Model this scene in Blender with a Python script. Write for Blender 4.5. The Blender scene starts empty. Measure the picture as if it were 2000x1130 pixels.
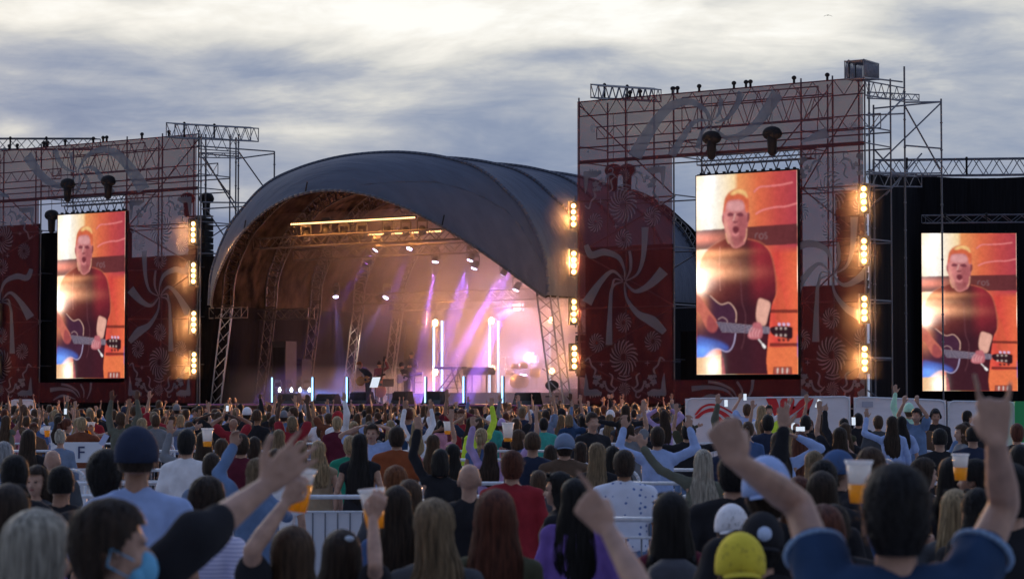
import bpy, bmesh, math, random
import numpy as np
from mathutils import Vector, Matrix, noise as mnoise
R = math.radians
C = bpy.context.scene.collection
SC = bpy.context.scene
# ------------------------------------------------------------------ camera
CAMZ = 2.05
PITCH = R(2.51)
FPX = 4722.0
cam = bpy.data.cameras.new('camera'); cam.lens = 85.0; cam.sensor_width = 36.0
cam.clip_start = 0.2; cam.clip_end = 4000
cam.dof.use_dof = True; cam.dof.focus_distance = 70.0; cam.dof.aperture_fstop = 5.6
camo = bpy.data.objects.new('camera', cam); C.objects.link(camo)
camo.location = (0, 0, CAMZ); camo.rotation_euler = (math.pi / 2 + PITCH, 0, 0)
SC.camera = camo
SC.view_settings.view_transform = 'Standard'; SC.view_settings.look = 'None'
SC.view_settings.exposure = 0.0; SC.view_settings.gamma = 1.0
SC.cycles.max_bounces = 6; SC.cycles.transparent_max_bounces = 16
SC.cycles.volume_bounces = 0; SC.cycles.volume_step_rate = 4.0; SC.cycles.volume_max_steps = 48
SC.cycles.use_denoising = True
SC.cycles.sample_clamp_indirect = 4.0
# ------------------------------------------------------------------ world: dusk sky with streaky cloud
W = bpy.data.worlds.new('World'); SC.world = W; W.use_nodes = True
nt = W.node_tree; nt.nodes.clear()
def N(nt, t, **kw):
    n = nt.nodes.new(t)
    for k, v in kw.items(): setattr(n, k, v)
    return n
def mth(nt, op, a, b=None, c=None, clamp=False):
    n = nt.nodes.new('ShaderNodeMath'); n.operation = op; n.use_clamp = clamp
    for i, x in enumerate((a, b, c)):
        if x is None: continue
        if isinstance(x, (int, float)): n.inputs[i].default_value = x
        else: nt.links.new(x, n.inputs[i])
    return n.outputs[0]
def ramp(nt, fac, stops, mode='LINEAR'):
    n = nt.nodes.new('ShaderNodeValToRGB'); n.color_ramp.interpolation = mode
    els = n.color_ramp.elements
    while len(els) < len(stops): els.new(0.5)
    for e, (p, c) in zip(els, stops):
        e.position = p; e.color = (c[0], c[1], c[2], 1) if not isinstance(c, (int, float)) else (c, c, c, 1)
    nt.links.new(fac, n.inputs[0]); return n.outputs[0]
tc = N(nt, 'ShaderNodeTexCoord'); sx = N(nt, 'ShaderNodeSeparateXYZ')
nt.links.new(tc.outputs['Generated'], sx.inputs[0])
az = mth(nt, 'ARCTAN2', sx.outputs[0], sx.outputs[1])
el = mth(nt, 'ARCSINE', sx.outputs[2])
def cloud(sa, se, scale, detail, dist, off):
    cb = N(nt, 'ShaderNodeCombineXYZ')
    nt.links.new(mth(nt, 'MULTIPLY_ADD', az, sa, mth(nt, 'MULTIPLY', el, -3.0)), cb.inputs[0])
    nt.links.new(mth(nt, 'MULTIPLY', el, se), cb.inputs[1]); cb.inputs[2].default_value = off
    n = N(nt, 'ShaderNodeTexNoise'); n.inputs['Scale'].default_value = scale
    n.inputs['Detail'].default_value = detail; n.inputs['Roughness'].default_value = 0.62
    n.inputs['Distortion'].default_value = dist
    nt.links.new(cb.outputs[0], n.inputs['Vector']); return n.outputs['Fac']
n1 = cloud(8, 30, 1.0, 5, 0.35, 3.7); n2 = cloud(24, 80, 1.0, 7, 0.5, 9.1)
v = mth(nt, 'MULTIPLY_ADD', mth(nt, 'SUBTRACT', n1, 0.5), 1.25, mth(nt, 'MULTIPLY', mth(nt, 'SUBTRACT', n2, 0.5), 0.48))
SKY_BLOBS = [  # px, py, spread x, spread y, amount (cloud banks and breaks of the real evening sky)
 (250, 30, 500, 55, .25), (1000, 40, 600, 55, .25), (60, 110, 160, 28, -.30), (520, 140, 330, 30, -.30),
 (150, 240, 260, 50, -.28), (620, 262, 200, 26, .34), (720, 205, 200, 14, .16), (470, 400, 80, 40, .50), (1090, 108, 140, 20, -.42),
 (980, 190, 110, 60, -.20), (1850, 50, 160, 45, -.50), (1900, 145, 200, 55, -.25), (1780, 300, 130, 16, .25),
 (1500, 90, 250, 35, .22), (900, 255, 200, 50, -.15), (330, 290, 260, 20, .10), (40, 265, 60, 20, .3), (1350, 330, 300, 60, -.1)]
for (bx, by, wx, wy, am) in SKY_BLOBS:
    a0 = math.atan((bx - 1000) / FPX); e0 = PITCH + math.atan((565 - by) / FPX)
    da = mth(nt, 'MULTIPLY', mth(nt, 'SUBTRACT', az, a0), FPX / wx)
    de = mth(nt, 'MULTIPLY', mth(nt, 'SUBTRACT', el, e0), FPX / wy)
    r2 = mth(nt, 'ADD', mth(nt, 'MULTIPLY', da, da), mth(nt, 'MULTIPLY', de, de))
    v = mth(nt, 'MULTIPLY_ADD', mth(nt, 'EXPONENT', mth(nt, 'MULTIPLY', r2, -1.0)), am * 0.8, v)
eb = N(nt, 'ShaderNodeMapRange'); nt.links.new(el, eb.inputs[0])
eb.inputs[1].default_value = R(3.6); eb.inputs[2].default_value = R(9.0); eb.inputs[3].default_value = 0.02; eb.inputs[4].default_value = 0.71
val = mth(nt, 'ADD', v, eb.outputs[0], clamp=True)
ccol = ramp(nt, val, [(0.0, (.20, .27, .43)), (0.2, (.285, .35, .49)), (0.42, (.45, .49, .57)), (0.62, (.70, .705, .69)), (0.85, (.95, .93, .87)), (1.0, (1.08, 1.07, 1.02))])
up = N(nt, 'ShaderNodeMapRange'); nt.links.new(el, up.inputs[0]); up.interpolation_type = 'SMOOTHSTEP'
up.inputs[1].default_value = R(10); up.inputs[2].default_value = R(34)
mx = N(nt, 'ShaderNodeMix', data_type='RGBA'); nt.links.new(up.outputs[0], mx.inputs[0])
nt.links.new(ccol, mx.inputs[6]); mx.inputs[7].default_value = (.40, .54, .92, 1)
bk = N(nt, 'ShaderNodeMapRange'); nt.links.new(mth(nt, 'ABSOLUTE', az), bk.inputs[0])
bk.inputs[1].default_value = 0.5; bk.inputs[2].default_value = 2.4; bk.inputs[3].default_value = 1.0; bk.inputs[4].default_value = 0.50
bgc = N(nt, 'ShaderNodeBackground'); nt.links.new(mx.outputs[2], bgc.inputs[0]); nt.links.new(bk.outputs[0], bgc.inputs[1])
sky = N(nt, 'ShaderNodeTexSky'); sky.sky_type = 'NISHITA'; sky.sun_disc = False
SUN_EL, SUN_AZ = R(6), R(-28)
sky.sun_elevation = SUN_EL; sky.sun_rotation = SUN_AZ; sky.altitude = 0; sky.air_density = 1.5; sky.dust_density = 2; sky.ozone_density = 2
bgs = N(nt, 'ShaderNodeBackground'); bgs.inputs[1].default_value = 0.06; nt.links.new(sky.outputs[0], bgs.inputs[0])
ms = N(nt, 'ShaderNodeMixShader'); ms.inputs[0].default_value = 0.93
nt.links.new(bgs.outputs[0], ms.inputs[1]); nt.links.new(bgc.outputs[0], ms.inputs[2])
wo = N(nt, 'ShaderNodeOutputWorld'); nt.links.new(ms.outputs[0], wo.inputs[0])
# the sun is behind the cloud bank low beyond the stage: a very soft weak lamp
sl = bpy.data.lights.new('sun', 'SUN'); sl.energy = 0.5; sl.angle = R(25); sl.color = (1, .93, .82)
so = bpy.data.objects.new('sun', sl); C.objects.link(so)
sd = Vector((math.sin(SUN_AZ) * math.cos(R(24)), math.cos(SUN_AZ) * math.cos(R(24)), math.sin(R(24))))
so.rotation_euler = sd.to_track_quat('Z', 'Y').to_euler(); so.location = (0, 0, 60)
# ------------------------------------------------------------------ helpers
def ray(px, py):
    u = (px - 1000) / FPX; w = (565 - py) / FPX
    return Vector((u, math.cos(PITCH) - w * math.sin(PITCH), math.sin(PITCH) + w * math.cos(PITCH)))
def P(px, py, d):
    r = ray(px, py); return Vector((0, 0, CAMZ)) + r * (d / r.y)
def mesh(name, verts, faces, mats=None, smooth=True, mi=None):
    me = bpy.data.meshes.new(name); me.from_pydata([tuple(v) for v in verts], [], faces)
    for m in (mats or []): me.materials.append(m)
    if mi is not None: me.polygons.foreach_set('material_index', mi)
    if smooth: me.polygons.foreach_set('use_smooth', [True] * len(me.polygons))
    me.update(); return me
def ob(name, me, parent=None, loc=None, mat=None):
    o = bpy.data.objects.new(name, me); C.objects.link(o)
    if parent is not None: o.parent = parent
    if loc is not None: o.location = loc
    if mat is not None:
        if len(me.materials) == 0: me.materials.append(mat)
        elif me.materials[0] != mat:
            o.material_slots[0].link = 'OBJECT'; o.material_slots[0].material = mat
    return o
def tag(o, label=None, cat=None, group=None, kind=None):
    if label: o['label'] = label
    if cat: o['category'] = cat
    if group: o['group'] = group
    if kind: o['kind'] = kind
    return o
def thing(name, label, cat, loc=(0, 0, 0), rz=0, group=None):
    o = bpy.data.objects.new(name, None); C.objects.link(o); o.location = loc; o.rotation_euler = (0, 0, rz)
    o.empty_display_size = 0.2
    return tag(o, label, cat, group)
class MB:
    """collects shapes into one mesh"""
    def __init__(s): s.v = []; s.f = []
    def add(s, vs, fs):
        n = len(s.v); s.v += [tuple(v) for v in vs]; s.f += [tuple(i + n for i in f) for f in fs]
    def box(s, c, d, rz=0.0, M=None):
        x, y, z = (k / 2 for k in d); vs = []
        for i in (-1, 1):
            for j in (-1, 1):
                for k in (-1, 1):
                    p = Vector((i * x, j * y, k * z))
                    if M is not None: p = M @ p
                    elif rz: p = Matrix.Rotation(rz, 3, 'Z') @ p
                    vs.append(p + Vector(c))
        s.add(vs, [(0, 1, 3, 2), (4, 6, 7, 5), (0, 4, 5, 1), (2, 3, 7, 6), (0, 2, 6, 4), (1, 5, 7, 3)])
    def tube(s, p0, p1, r0, r1=None, n=6, cap=True):
        r1 = r0 if r1 is None else r1
        p0 = Vector(p0); p1 = Vector(p1); d = p1 - p0
        if d.length < 1e-6: return
        q = d.to_track_quat('Z', 'Y'); vs = []
        for p, r in ((p0, r0), (p1, r1)):
            for i in range(n):
                a = 2 * math.pi * i / n; vs.append(p + q @ Vector((r * math.cos(a), r * math.sin(a), 0)))
        fs = [(i, (i + 1) % n, n + (i + 1) % n, n + i) for i in range(n)]
        if cap: fs += [tuple(range(n - 1, -1, -1)), tuple(range(n, 2 * n))]
        s.add(vs, fs)
    def path(s, pts, r, n=6):
        for a, b in zip(pts, pts[1:]): s.tube(a, b, r, r, n)
    def ell(s, c, r, n=12, m=8, M=None):
        vs = [Vector((0, 0, r[2]))]; c = Vector(c)
        for j in range(1, m):
            t = math.pi * j / m
            for i in range(n):
                a = 2 * math.pi * i / n
                vs.append(Vector((r[0] * math.sin(t) * math.cos(a), r[1] * math.sin(t) * math.sin(a), r[2] * math.cos(t))))
        vs.append(Vector((0, 0, -r[2])))
        if M is not None: vs = [M @ v for v in vs]
        vs = [v + c for v in vs]; L = len(vs) - 1
        fs = [(0, 1 + i, 1 + (i + 1) % n) for i in range(n)]
        for j in range(m - 2):
            for i in range(n):
                a = 1 + j * n + i; b = 1 + j * n + (i + 1) % n; fs.append((a, a + n, b + n, b))
        fs += [(L, 1 + (m - 2) * n + (i + 1) % n, 1 + (m - 2) * n + i) for i in range(n)]
        s.add(vs, fs)
    def loft(s, rings, n=16):   # rings: (cx, cy, z, rx, ry)
        vs = []
        for (cx, cy, z, rx, ry) in rings:
            for i in range(n):
                a = 2 * math.pi * i / n; vs.append((cx + rx * math.cos(a), cy + ry * math.sin(a), z))
        fs = []
        for j in range(len(rings) - 1):
            for i in range(n):
                a = j * n + i; b = j * n + (i + 1) % n; fs.append((a, b, b + n, a + n))
        up_ = rings[-1][2] > rings[0][2]
        fs = [f if up_ else f[::-1] for f in fs]
        c0 = tuple(range(n)); c1 = tuple(range((len(rings) - 1) * n, len(rings) * n))
        fs += [c0[::-1], c1] if up_ else [c0, c1[::-1]]
        s.add(vs, fs)
    def limb(s, p0, p1, r0, r1, n=10):
        s.tube(p0, p1, r0, r1, n); s.ell(p0, (r0,) * 3, n, 8); s.ell(p1, (r1,) * 3, n, 8)
    def poly(s, pts, th=0.0):
        s.add(pts, [tuple(range(len(pts)))])
    def build(s, name, mat, parent=None, smooth=False, loc=None):
        me = mesh(name, s.v, s.f, [mat] if mat else [], smooth)
        return ob(name, me, parent, loc)
# ------------------------------------------------------------------ materials
def mat(name, col, rough=0.6, metal=0.0, var=0.0, scale=8.0, bump=0.0, emit=None, es=0.0, stretch=None, spec=0.5, trans=0.0, coords='Object'):
    m = bpy.data.materials.new(name); m.use_nodes = True; t = m.node_tree; t.nodes.clear()
    b = N(t, 'ShaderNodeBsdfPrincipled'); o = N(t, 'ShaderNodeOutputMaterial')
    b.inputs['Base Color'].default_value = (*col, 1); b.inputs['Roughness'].default_value = rough
    b.inputs['Metallic'].default_value = metal; b.inputs['Specular IOR Level'].default_value = spec
    if var or bump:
        c = N(t, 'ShaderNodeTexCoord'); mp = N(t, 'ShaderNodeMapping'); t.links.new(c.outputs[coords], mp.inputs[0])
        if stretch: mp.inputs['Scale'].default_value = stretch
        nz = N(t, 'ShaderNodeTexNoise'); nz.inputs['Scale'].default_value = scale; nz.inputs['Detail'].default_value = 4
        t.links.new(mp.outputs[0], nz.inputs['Vector'])
        if var:
            lo = tuple(max(0, k * (1 - var)) for k in col); hi = tuple(min(1, k * (1 + var)) for k in col)
            t.links.new(ramp(t, nz.outputs['Fac'], [(0.3, lo), (0.7, hi)]), b.inputs['Base Color'])
        if bump:
            bp = N(t, 'ShaderNodeBump'); bp.inputs['Strength'].default_value = bump; bp.inputs['Distance'].default_value = 0.02
            t.links.new(nz.outputs['Fac'], bp.inputs['Height']); t.links.new(bp.outputs[0], b.inputs['Normal'])
    if emit: b.inputs['Emission Color'].default_value = (*emit, 1); b.inputs['Emission Strength'].default_value = es
    sh = b.outputs[0]
    if trans:
        tr = N(t, 'ShaderNodeBsdfTranslucent'); tr.inputs[0].default_value = (*[min(1, k * 1.5) for k in col], 1)
        mxs = N(t, 'ShaderNodeMixShader'); mxs.inputs[0].default_value = trans
        t.links.new(sh, mxs.inputs[1]); t.links.new(tr.outputs[0], mxs.inputs[2]); sh = mxs.outputs[0]
    t.links.new(sh, o.inputs[0]); return m
def scrim_mat(name, col, see, tl=0.35, var=0.12):
    m = bpy.data.materials.new(name); m.use_nodes = True; t = m.node_tree; t.nodes.clear()
    o = N(t, 'ShaderNodeOutputMaterial'); c = N(t, 'ShaderNodeTexCoord'); nz = N(t, 'ShaderNodeTexNoise')
    nz.inputs['Scale'].default_value = 0.9; nz.inputs['Detail'].default_value = 5; t.links.new(c.outputs['Object'], nz.inputs['Vector'])
    cr = ramp(t, nz.outputs['Fac'], [(0.3, tuple(k * (1 - var) for k in col)), (0.7, tuple(min(1, k * (1 + var)) for k in col))])
    df = N(t, 'ShaderNodeBsdfDiffuse'); tr = N(t, 'ShaderNodeBsdfTranslucent'); tp = N(t, 'ShaderNodeBsdfTransparent')
    t.links.new(cr, df.inputs[0]); t.links.new(cr, tr.inputs[0])
    a = N(t, 'ShaderNodeMixShader'); a.inputs[0].default_value = tl; b = N(t, 'ShaderNodeMixShader'); b.inputs[0].default_value = see
    t.links.new(df.outputs[0], a.inputs[1]); t.links.new(tr.outputs[0], a.inputs[2])
    t.links.new(a.outputs[0], b.inputs[1]); t.links.new(tp.outputs[0], b.inputs[2]); t.links.new(b.outputs[0], o.inputs[0]); return m
def emi(name, col, s):
    m = bpy.data.materials.new(name); m.use_nodes = True; t = m.node_tree; t.nodes.clear()
    e = N(t, 'ShaderNodeEmission'); e.inputs[0].default_value = (*col, 1); e.inputs[1].default_value = s
    o = N(t, 'ShaderNodeOutputMaterial'); t.links.new(e.outputs[0], o.inputs[0]); return m
M_steel = mat('galvanised_steel', (.58, .61, .66), .4, .3, .12, 20)
M_scaf = mat('scaffold_steel', (.13, .13, .15), .5, .6, .3, 6)
M_alu = mat('aluminium_truss', (.38, .36, .36), .4, .7, .1, 10)
M_black = mat('black_paint', (.014, .014, .016), .6, 0, .2, 10, spec=.15)
M_drape = mat('black_drape', (.009, .0085, .010), 1.0, 0, .3, 2, .4, stretch=(6, 6, .3), spec=.05)
M_lamp_body = mat('lamp_housing', (.03, .03, .03), .5)
M_blind = emi('blinder_glow', (1, .72, .36), 30); M_amber = emi('amber_halo_glow', (1, .50, .13), 1.7)
M_bar = emi('bar_lamp_glow', (1, .55, .22), 4.5)
M_tube = emi('tube_glow', (.34, .66, 1), 2.6)
M_spot = emi('spot_lens_glow', (.62, .58, 1), 14)
M_skirt = mat('stage_skirt_cloth', (.035, .018, .025), .9, 0, .2, 3)
M_deck = mat('stage_deck_board', (.03, .03, .035), .4, 0, .2, 4, spec=.3)
# ------------------------------------------------------------------ ground
def ground_mat():
    m = bpy.data.materials.new('paved_ground'); m.use_nodes = True; t = m.node_tree; b = t.nodes['Principled BSDF']
    c = N(t, 'ShaderNodeTexCoord'); a = N(t, 'ShaderNodeTexNoise'); a.inputs['Scale'].default_value = 0.35; a.inputs['Detail'].default_value = 8
    t.links.new(c.outputs['Object'], a.inputs['Vector'])
    t.links.new(ramp(t, a.outputs['Fac'], [(0.3, (.33, .34, .37)), (0.7, (.47, .48, .52))]), b.inputs['Base Color'])
    b.inputs['Roughness'].default_value = 0.45
    g = N(t, 'ShaderNodeTexNoise'); g.inputs['Scale'].default_value = 60; t.links.new(c.outputs['Object'], g.inputs['Vector'])
    bp = N(t, 'ShaderNodeBump'); bp.inputs['Strength'].default_value = .2; t.links.new(g.outputs['Fac'], bp.inputs['Height']); t.links.new(bp.outputs[0], b.inputs['Normal'])
    return m
g = ob('ground', mesh('ground', [(-1500, -60, 0), (1500, -60, 0), (1500, 3000, 0), (-1500, 3000, 0)], [(0, 1, 2, 3)], [ground_mat()], False)); tag(g, kind='structure')
# ------------------------------------------------------------------ site frame: U runs along the show front to the right, V upstage
PHI = R(36)
U = Vector((math.cos(PHI), -math.sin(PHI), 0)); V = Vector((math.sin(PHI), math.cos(PHI), 0))
CR = P(1461, 535, 86); CR.z = 0       # centre of the right video screen
CL = P(181, 580, 105); CL.z = 0       # centre of the left video screen
CS = CR - U * 16.9                    # centre of the stage mouth
def F(C0, s, v, z): return C0 + U * s + V * v + Vector((0, 0, z))
UCYL = None
def pole(name, parent, p0, p1, r, m):
    global UCYL
    if UCYL is None:
        b = MB(); b.tube((0, 0, 0), (0, 0, 1), 1, 1, 8); UCYL = mesh('pole', b.v, b.f, [M_scaf], True)
    p0 = Vector(p0); p1 = Vector(p1); d = p1 - p0
    o = ob(name, UCYL, parent, p0, m); o.rotation_mode = 'QUATERNION'; o.rotation_quaternion = d.to_track_quat('Z', 'Y')
    o.scale = (r, r, d.length); return o
def lattice(b, p0, p1, h, r=.02, bay=.55, dirv=Vector((0, 0, -1)), w=0, side=None):
    """flat lattice beam between p0 and p1, second chord offset by dirv*h; with w>0 a box truss offset along side"""
    p0 = Vector(p0); p1 = Vector(p1); L = (p1 - p0).length; n = max(2, int(round(L / bay)))
    offs = [Vector((0, 0, 0))] if not w else [Vector((0, 0, 0)), side * w]
    for o in offs:
        a, c = p0 + o, p1 + o; b.tube(a, c, r, n=6); b.tube(a + dirv * h, c + dirv * h, r, n=6)
        for i in range(n):
            q0 = a.lerp(c, i / n); q1 = a.lerp(c, (i + 1) / n)
            if i % 2: q0, q1 = q1, q0
            b.tube(q0, q1 + dirv * h, r * .6, n=5)
        b.tube(a, a + dirv * h, r * .7, n=5); b.tube(c, c + dirv * h, r * .7, n=5)
    if w:
        for k in range(n + 1):
            q = p0.lerp(p1, k / n); b.tube(q, q + side * w, r * .5, n=4); b.tube(q + dirv * h, q + dirv * h + side * w, r * .5, n=4)
            if k < n:
                q2 = p0.lerp(p1, (k + 1) / n); b.tube(q, q2 + side * w, r * .5, n=4); b.tube(q + dirv * h, q2 + dirv * h + side * w, r * .5, n=4)
# ------------------------------------------------------------------ the picture on the video screens (one flat emitting picture)
SW, SH = 190, 340
img = np.zeros((SH, SW, 3)); 
vv, uu = np.mgrid[0:SH, 0:SW]; uu = (uu + .5) / SW; vv = (vv + .5) / SH
def s2(X, Y):
    X = np.asarray(X, float); Y = np.asarray(Y, float)
    xl = 45 + Y * .0105; xr = 1070 + Y * .018; yt = 100 - (X - 45) * .0634; yb = 2188 - (X - 68) * .005
    return (X - xl) / (xr - xl), (Y - yt) / (yb - yt)
def crv(pts, n=6, closed=True):
    p = [np.array(q, float) for q in pts]; out = []; L = len(p)
    rng_ = range(L) if closed else range(L - 1)
    for i in rng_:
        if closed: a, b, c, d = p[i - 1], p[i], p[(i + 1) % L], p[(i + 2) % L]
        else: a, b, c, d = p[max(i - 1, 0)], p[i], p[i + 1], p[min(i + 2, L - 1)]
        for k in range(n):
            t = k / n
            out.append(.5 * ((2 * b) + (c - a) * t + (2 * a - 5 * b + 4 * c - d) * t * t + (3 * b - a - 3 * c + d) * t ** 3))
    if not closed: out.append(p[-1])
    return np.array(out)
def cover(pu, pv):
    acc = np.zeros((SH, SW))
    for du, dv in ((-.25, -.25), (.25, .25), (-.25, .25), (.25, -.25)):
        x = uu + du / SW; y = vv + dv / SH; ins = np.zeros((SH, SW), bool); j = len(pu) - 1
        for i in range(len(pu)):
            if pv[i] != pv[j]:
                c = ((pv[i] > y) != (pv[j] > y)) & (x < (pu[j] - pu[i]) * (y - pv[i]) / (pv[j] - pv[i]) + pu[i]); ins ^= c
            j = i
        acc += ins
    return acc / 4
def blur(a, k):
    for _ in range(k):
        a = (np.roll(a, 1, 0) + a * 2 + np.roll(a, -1, 0)) / 4; a = (np.roll(a, 1, 1) + a * 2 + np.roll(a, -1, 1)) / 4
    return a
def srgb(c): 
    c = np.asarray(c, float) / 255; return np.where(c < .04045, c / 12.92, ((c + .055) / 1.055) ** 2.4)
def paint(pts, col, al=1.0, soft=0, sm=True, mask=None):
    global img
    q = crv(pts) if sm else np.array(pts, float)
    u_, v_ = s2(q[:, 0], q[:, 1]); c = cover(u_, v_) * al
    if soft: c = blur(c, soft)
    if mask is not None: c = c * mask
    col = srgb(col); img = img * (1 - c[..., None]) + c[..., None] * (col if callable(col) is False else col)
    return c
def glow(X, Y, rx, ry, col, am, mask=1):
    global img
    u0, v0 = s2(X, Y); g_ = np.exp(-(((uu - u0) / (rx / 1030)) ** 2 + ((vv - v0) / (ry / 2100)) ** 2))
    img = img + (g_ * am * mask)[..., None] * srgb(col)
def line(pts, w, col, al=1.0, soft=0):
    q = crv(pts, closed=False)
    d = np.gradient(q, axis=0); n = np.stack([-d[:, 1], d[:, 0]], 1); n /= (np.linalg.norm(n, axis=1)[:, None] + 1e-9)
    ww = np.full(len(q), w) if not isinstance(w, (list, tuple)) else np.interp(np.linspace(0, 1, len(q)), np.linspace(0, 1, len(w)), w)
    a = q + n * ww[:, None] / 2; b = q - n * ww[:, None] / 2
    paint(np.vstack([a, b[::-1]]), col, al, soft, sm=False)
def grad(stops, t):
    xs = [s[0] for s in stops]; cs = np.array([srgb(s[1]) for s in stops]); return np.stack([np.interp(t, xs, cs[:, k]) for k in range(3)], -1)
img[:] = grad([(0, (255, 236, 190)), (.12, (255, 255, 250)), (.38, (255, 222, 165)), (.42, (240, 150, 80)), (.62, (225, 100, 55)), (.8, (200, 66, 60)), (1, (175, 50, 70))], uu)
low = np.clip((vv - .37) / .04, 0, 1)
img = img * (1 - low[..., None]) + low[..., None] * grad([(0, (255, 225, 190)), (.25, (235, 120, 70)), (.7, (230, 80, 50)), (.8, (215, 55, 45)), (1, (235, 100, 50))], uu) * (0.9 + .25 * vv[..., None])
line([(640, 270), (700, 215), (800, 205), (920, 190), (1030, 165)], 18, (240, 130, 130), .8)
line([(660, 500), (740, 455), (870, 425), (960, 420), (1075, 385)], 18, (240, 130, 130), .8)
paint([(40, 675), (600, 632), (1090, 600), (1090, 815), (600, 840), (40, 880)], (92, 42, 46), .95, sm=False)
glow(90, 760, 220, 60, (255, 130, 90), 1.0)
def glyph(segs, w=13):
    for s_ in segs: line(s_, w, (125, 88, 92), .9)
glyph([[(660, 755), (662, 720), (672, 706), (690, 704)], [(745, 728), (728, 706), (708, 712), (702, 735), (712, 757), (732, 756), (745, 728)],
       [(778, 700), (762, 696), (756, 710), (768, 726), (780, 742), (772, 758), (756, 752)]])
paint([(860, 1130), (940, 1300), (1000, 1700), (930, 1860), (860, 1500)], (205, 90, 45), .5, 6)
for yy in (1504, 1855): paint([(820, yy), (1112, yy), (1112, yy + 36), (820, yy + 36)], (110, 38, 30), .9, sm=False)
paint([(790, 1900), (1112, 1900), (1112, 2200), (760, 2200)], (240, 120, 55), .8, sm=False)
paint([(860, 2105), (1045, 2105), (1050, 2185), (855, 2185)], (120, 50, 40), .9, sm=False)
for k in range(7): paint([(872 + k * 24, 2118), (886 + k * 24, 2118), (886 + k * 24, 2175), (872 + k * 24, 2175)], (250, 220, 210) if k % 2 else (190, 90, 80), .8, sm=False)
body = paint([(370, 745), (270, 800), (170, 880), (110, 980), (80, 1130), (60, 1300), (100, 1420), (250, 1430), (330, 2000), (370, 2300), (770, 2300), (790, 2000), (830, 1500), (880, 1330), (875, 1150), (835, 950), (780, 860), (680, 790), (580, 745), (470, 800)], (92, 30, 36))
img = img * (1 - body[..., None]) + body[..., None] * (grad([(0, (215, 105, 70)), (.3, (125, 50, 42)), (.5, (85, 36, 40)), (.62, (150, 30, 45)), (.8, (120, 25, 40)), (1, (80, 20, 30))], uu) * (1 - .93 * np.clip((vv - .50) / .17, 0, 1))[..., None] + (srgb((48, 22, 34)) * np.clip((vv - .50) / .17, 0, 1)[..., None]))
hd_ = paint([(320, 520), (322, 580), (345, 650), (368, 745), (395, 800), (450, 860), (530, 830), (565, 780), (575, 660), (592, 560), (588, 400), (560, 300), (470, 275), (400, 290), (345, 380)], (196, 112, 112), 1)
paint([(340, 500), (345, 350), (400, 270), (480, 240), (560, 280), (580, 380), (585, 480), (560, 470), (545, 390), (500, 330), (420, 330), (365, 370)], (235, 110, 60), 1, 1)
line([(345, 380), (390, 290), (470, 248), (540, 270), (572, 330)], 14, (255, 235, 150), .9, 1)
glow(370, 560, 45, 170, (150, 90, 80), .8, hd_); glow(500, 640, 60, 60, (60, 10, 10), .4, hd_)
paint([(385, 370), (520, 370), (540, 450), (480, 470), (440, 470), (375, 450)], (226, 158, 158), .8, 5); paint([(480, 540), (570, 520), (575, 700), (520, 790), (490, 720)], (150, 62, 72), .6, 5)
for hx in range(9): line([(372 + hx * 22, 350), (368 + hx * 24, 300), (392 + hx * 21, 262)], 8, ((250, 170, 90), (205, 80, 45), (255, 225, 150))[hx % 3], .3)
paint([(338, 480), (336, 400), (350, 330), (390, 270), (440, 238), (500, 228), (560, 262), (588, 320), (592, 420), (586, 470), (566, 420), (552, 372), (520, 352), (470, 345), (420, 352), (382, 362), (358, 400), (350, 450)], (214, 92, 48), .95, 2)
paint([(400, 285), (450, 245), (520, 238), (565, 275), (580, 330), (540, 300), (480, 280), (430, 300)], (255, 214, 130), .75, 3)
paint([(330, 560), (350, 640), (372, 740), (400, 800), (440, 850), (430, 780), (400, 700), (375, 620), (360, 560)], (240, 170, 140), .5, 4); paint([(420, 730), (470, 745), (520, 725), (540, 770), (500, 830), (440, 835), (405, 780)], (140, 62, 66), .55, 6)
paint([(372, 505), (400, 480), (438, 498), (430, 520), (385, 525)], (110, 42, 58), .9, 1)
paint([(470, 498), (510, 480), (540, 505), (525, 525), (480, 520)], (110, 42, 58), .9, 1)
line([(452, 490), (440, 550), (430, 570)], 10, (240, 190, 180), .7, 1); paint([(430, 575), (480, 575), (470, 595), (440, 595)], (120, 50, 60), .8, 1)
paint([(430, 645), (458, 622), (492, 645), (488, 682), (460, 705), (434, 682)], (95, 22, 40), .9, 2)
line([(430, 705), (460, 722), (495, 700)], 12, (235, 140, 140), .8, 1)
paint([(580, 490), (602, 500), (600, 560), (578, 585)], (120, 50, 60), .9, 1); paint([(318, 530), (332, 510), (340, 590), (322, 580)], (180, 90, 90), .9)
line([(360, 700), (372, 770), (395, 810)], 10, (255, 190, 140), .8, 1); line([(572, 650), (568, 740), (545, 790)], 10, (255, 190, 140), .6, 1)
line([(300, 840), (300, 900), (296, 1100), (308, 1305)], 6, (225, 140, 120), .8)
line([(370, 745), (270, 800), (160, 880), (110, 990)], 8, (235, 150, 120), .7, 1); line([(580, 760), (720, 800), (800, 880), (840, 990), (870, 1150), (880, 1330), (850, 1440)], 8, (230, 120, 80), .7, 1)
paint([(60, 1350), (110, 1320), (200, 1360), (300, 1440), (400, 1430), (450, 1480), (475, 1550), (470, 1700), (460, 1830), (420, 1920), (370, 1945), (300, 1915), (230, 1925), (140, 2010), (60, 2010)], (64, 34, 58), 1)
paint([(60, 1800), (200, 1810), (330, 1850), (400, 1900), (370, 1940), (300, 1915), (230, 1925), (140, 2010), (60, 2010)], (55, 90, 185), .9, 8)
glow(110, 1950, 120, 90, (90, 160, 255), .9); glow(90, 1450, 80, 200, (255, 150, 80), .8); glow(100, 1270, 60, 70, (255, 240, 220), 1.5)
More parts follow.
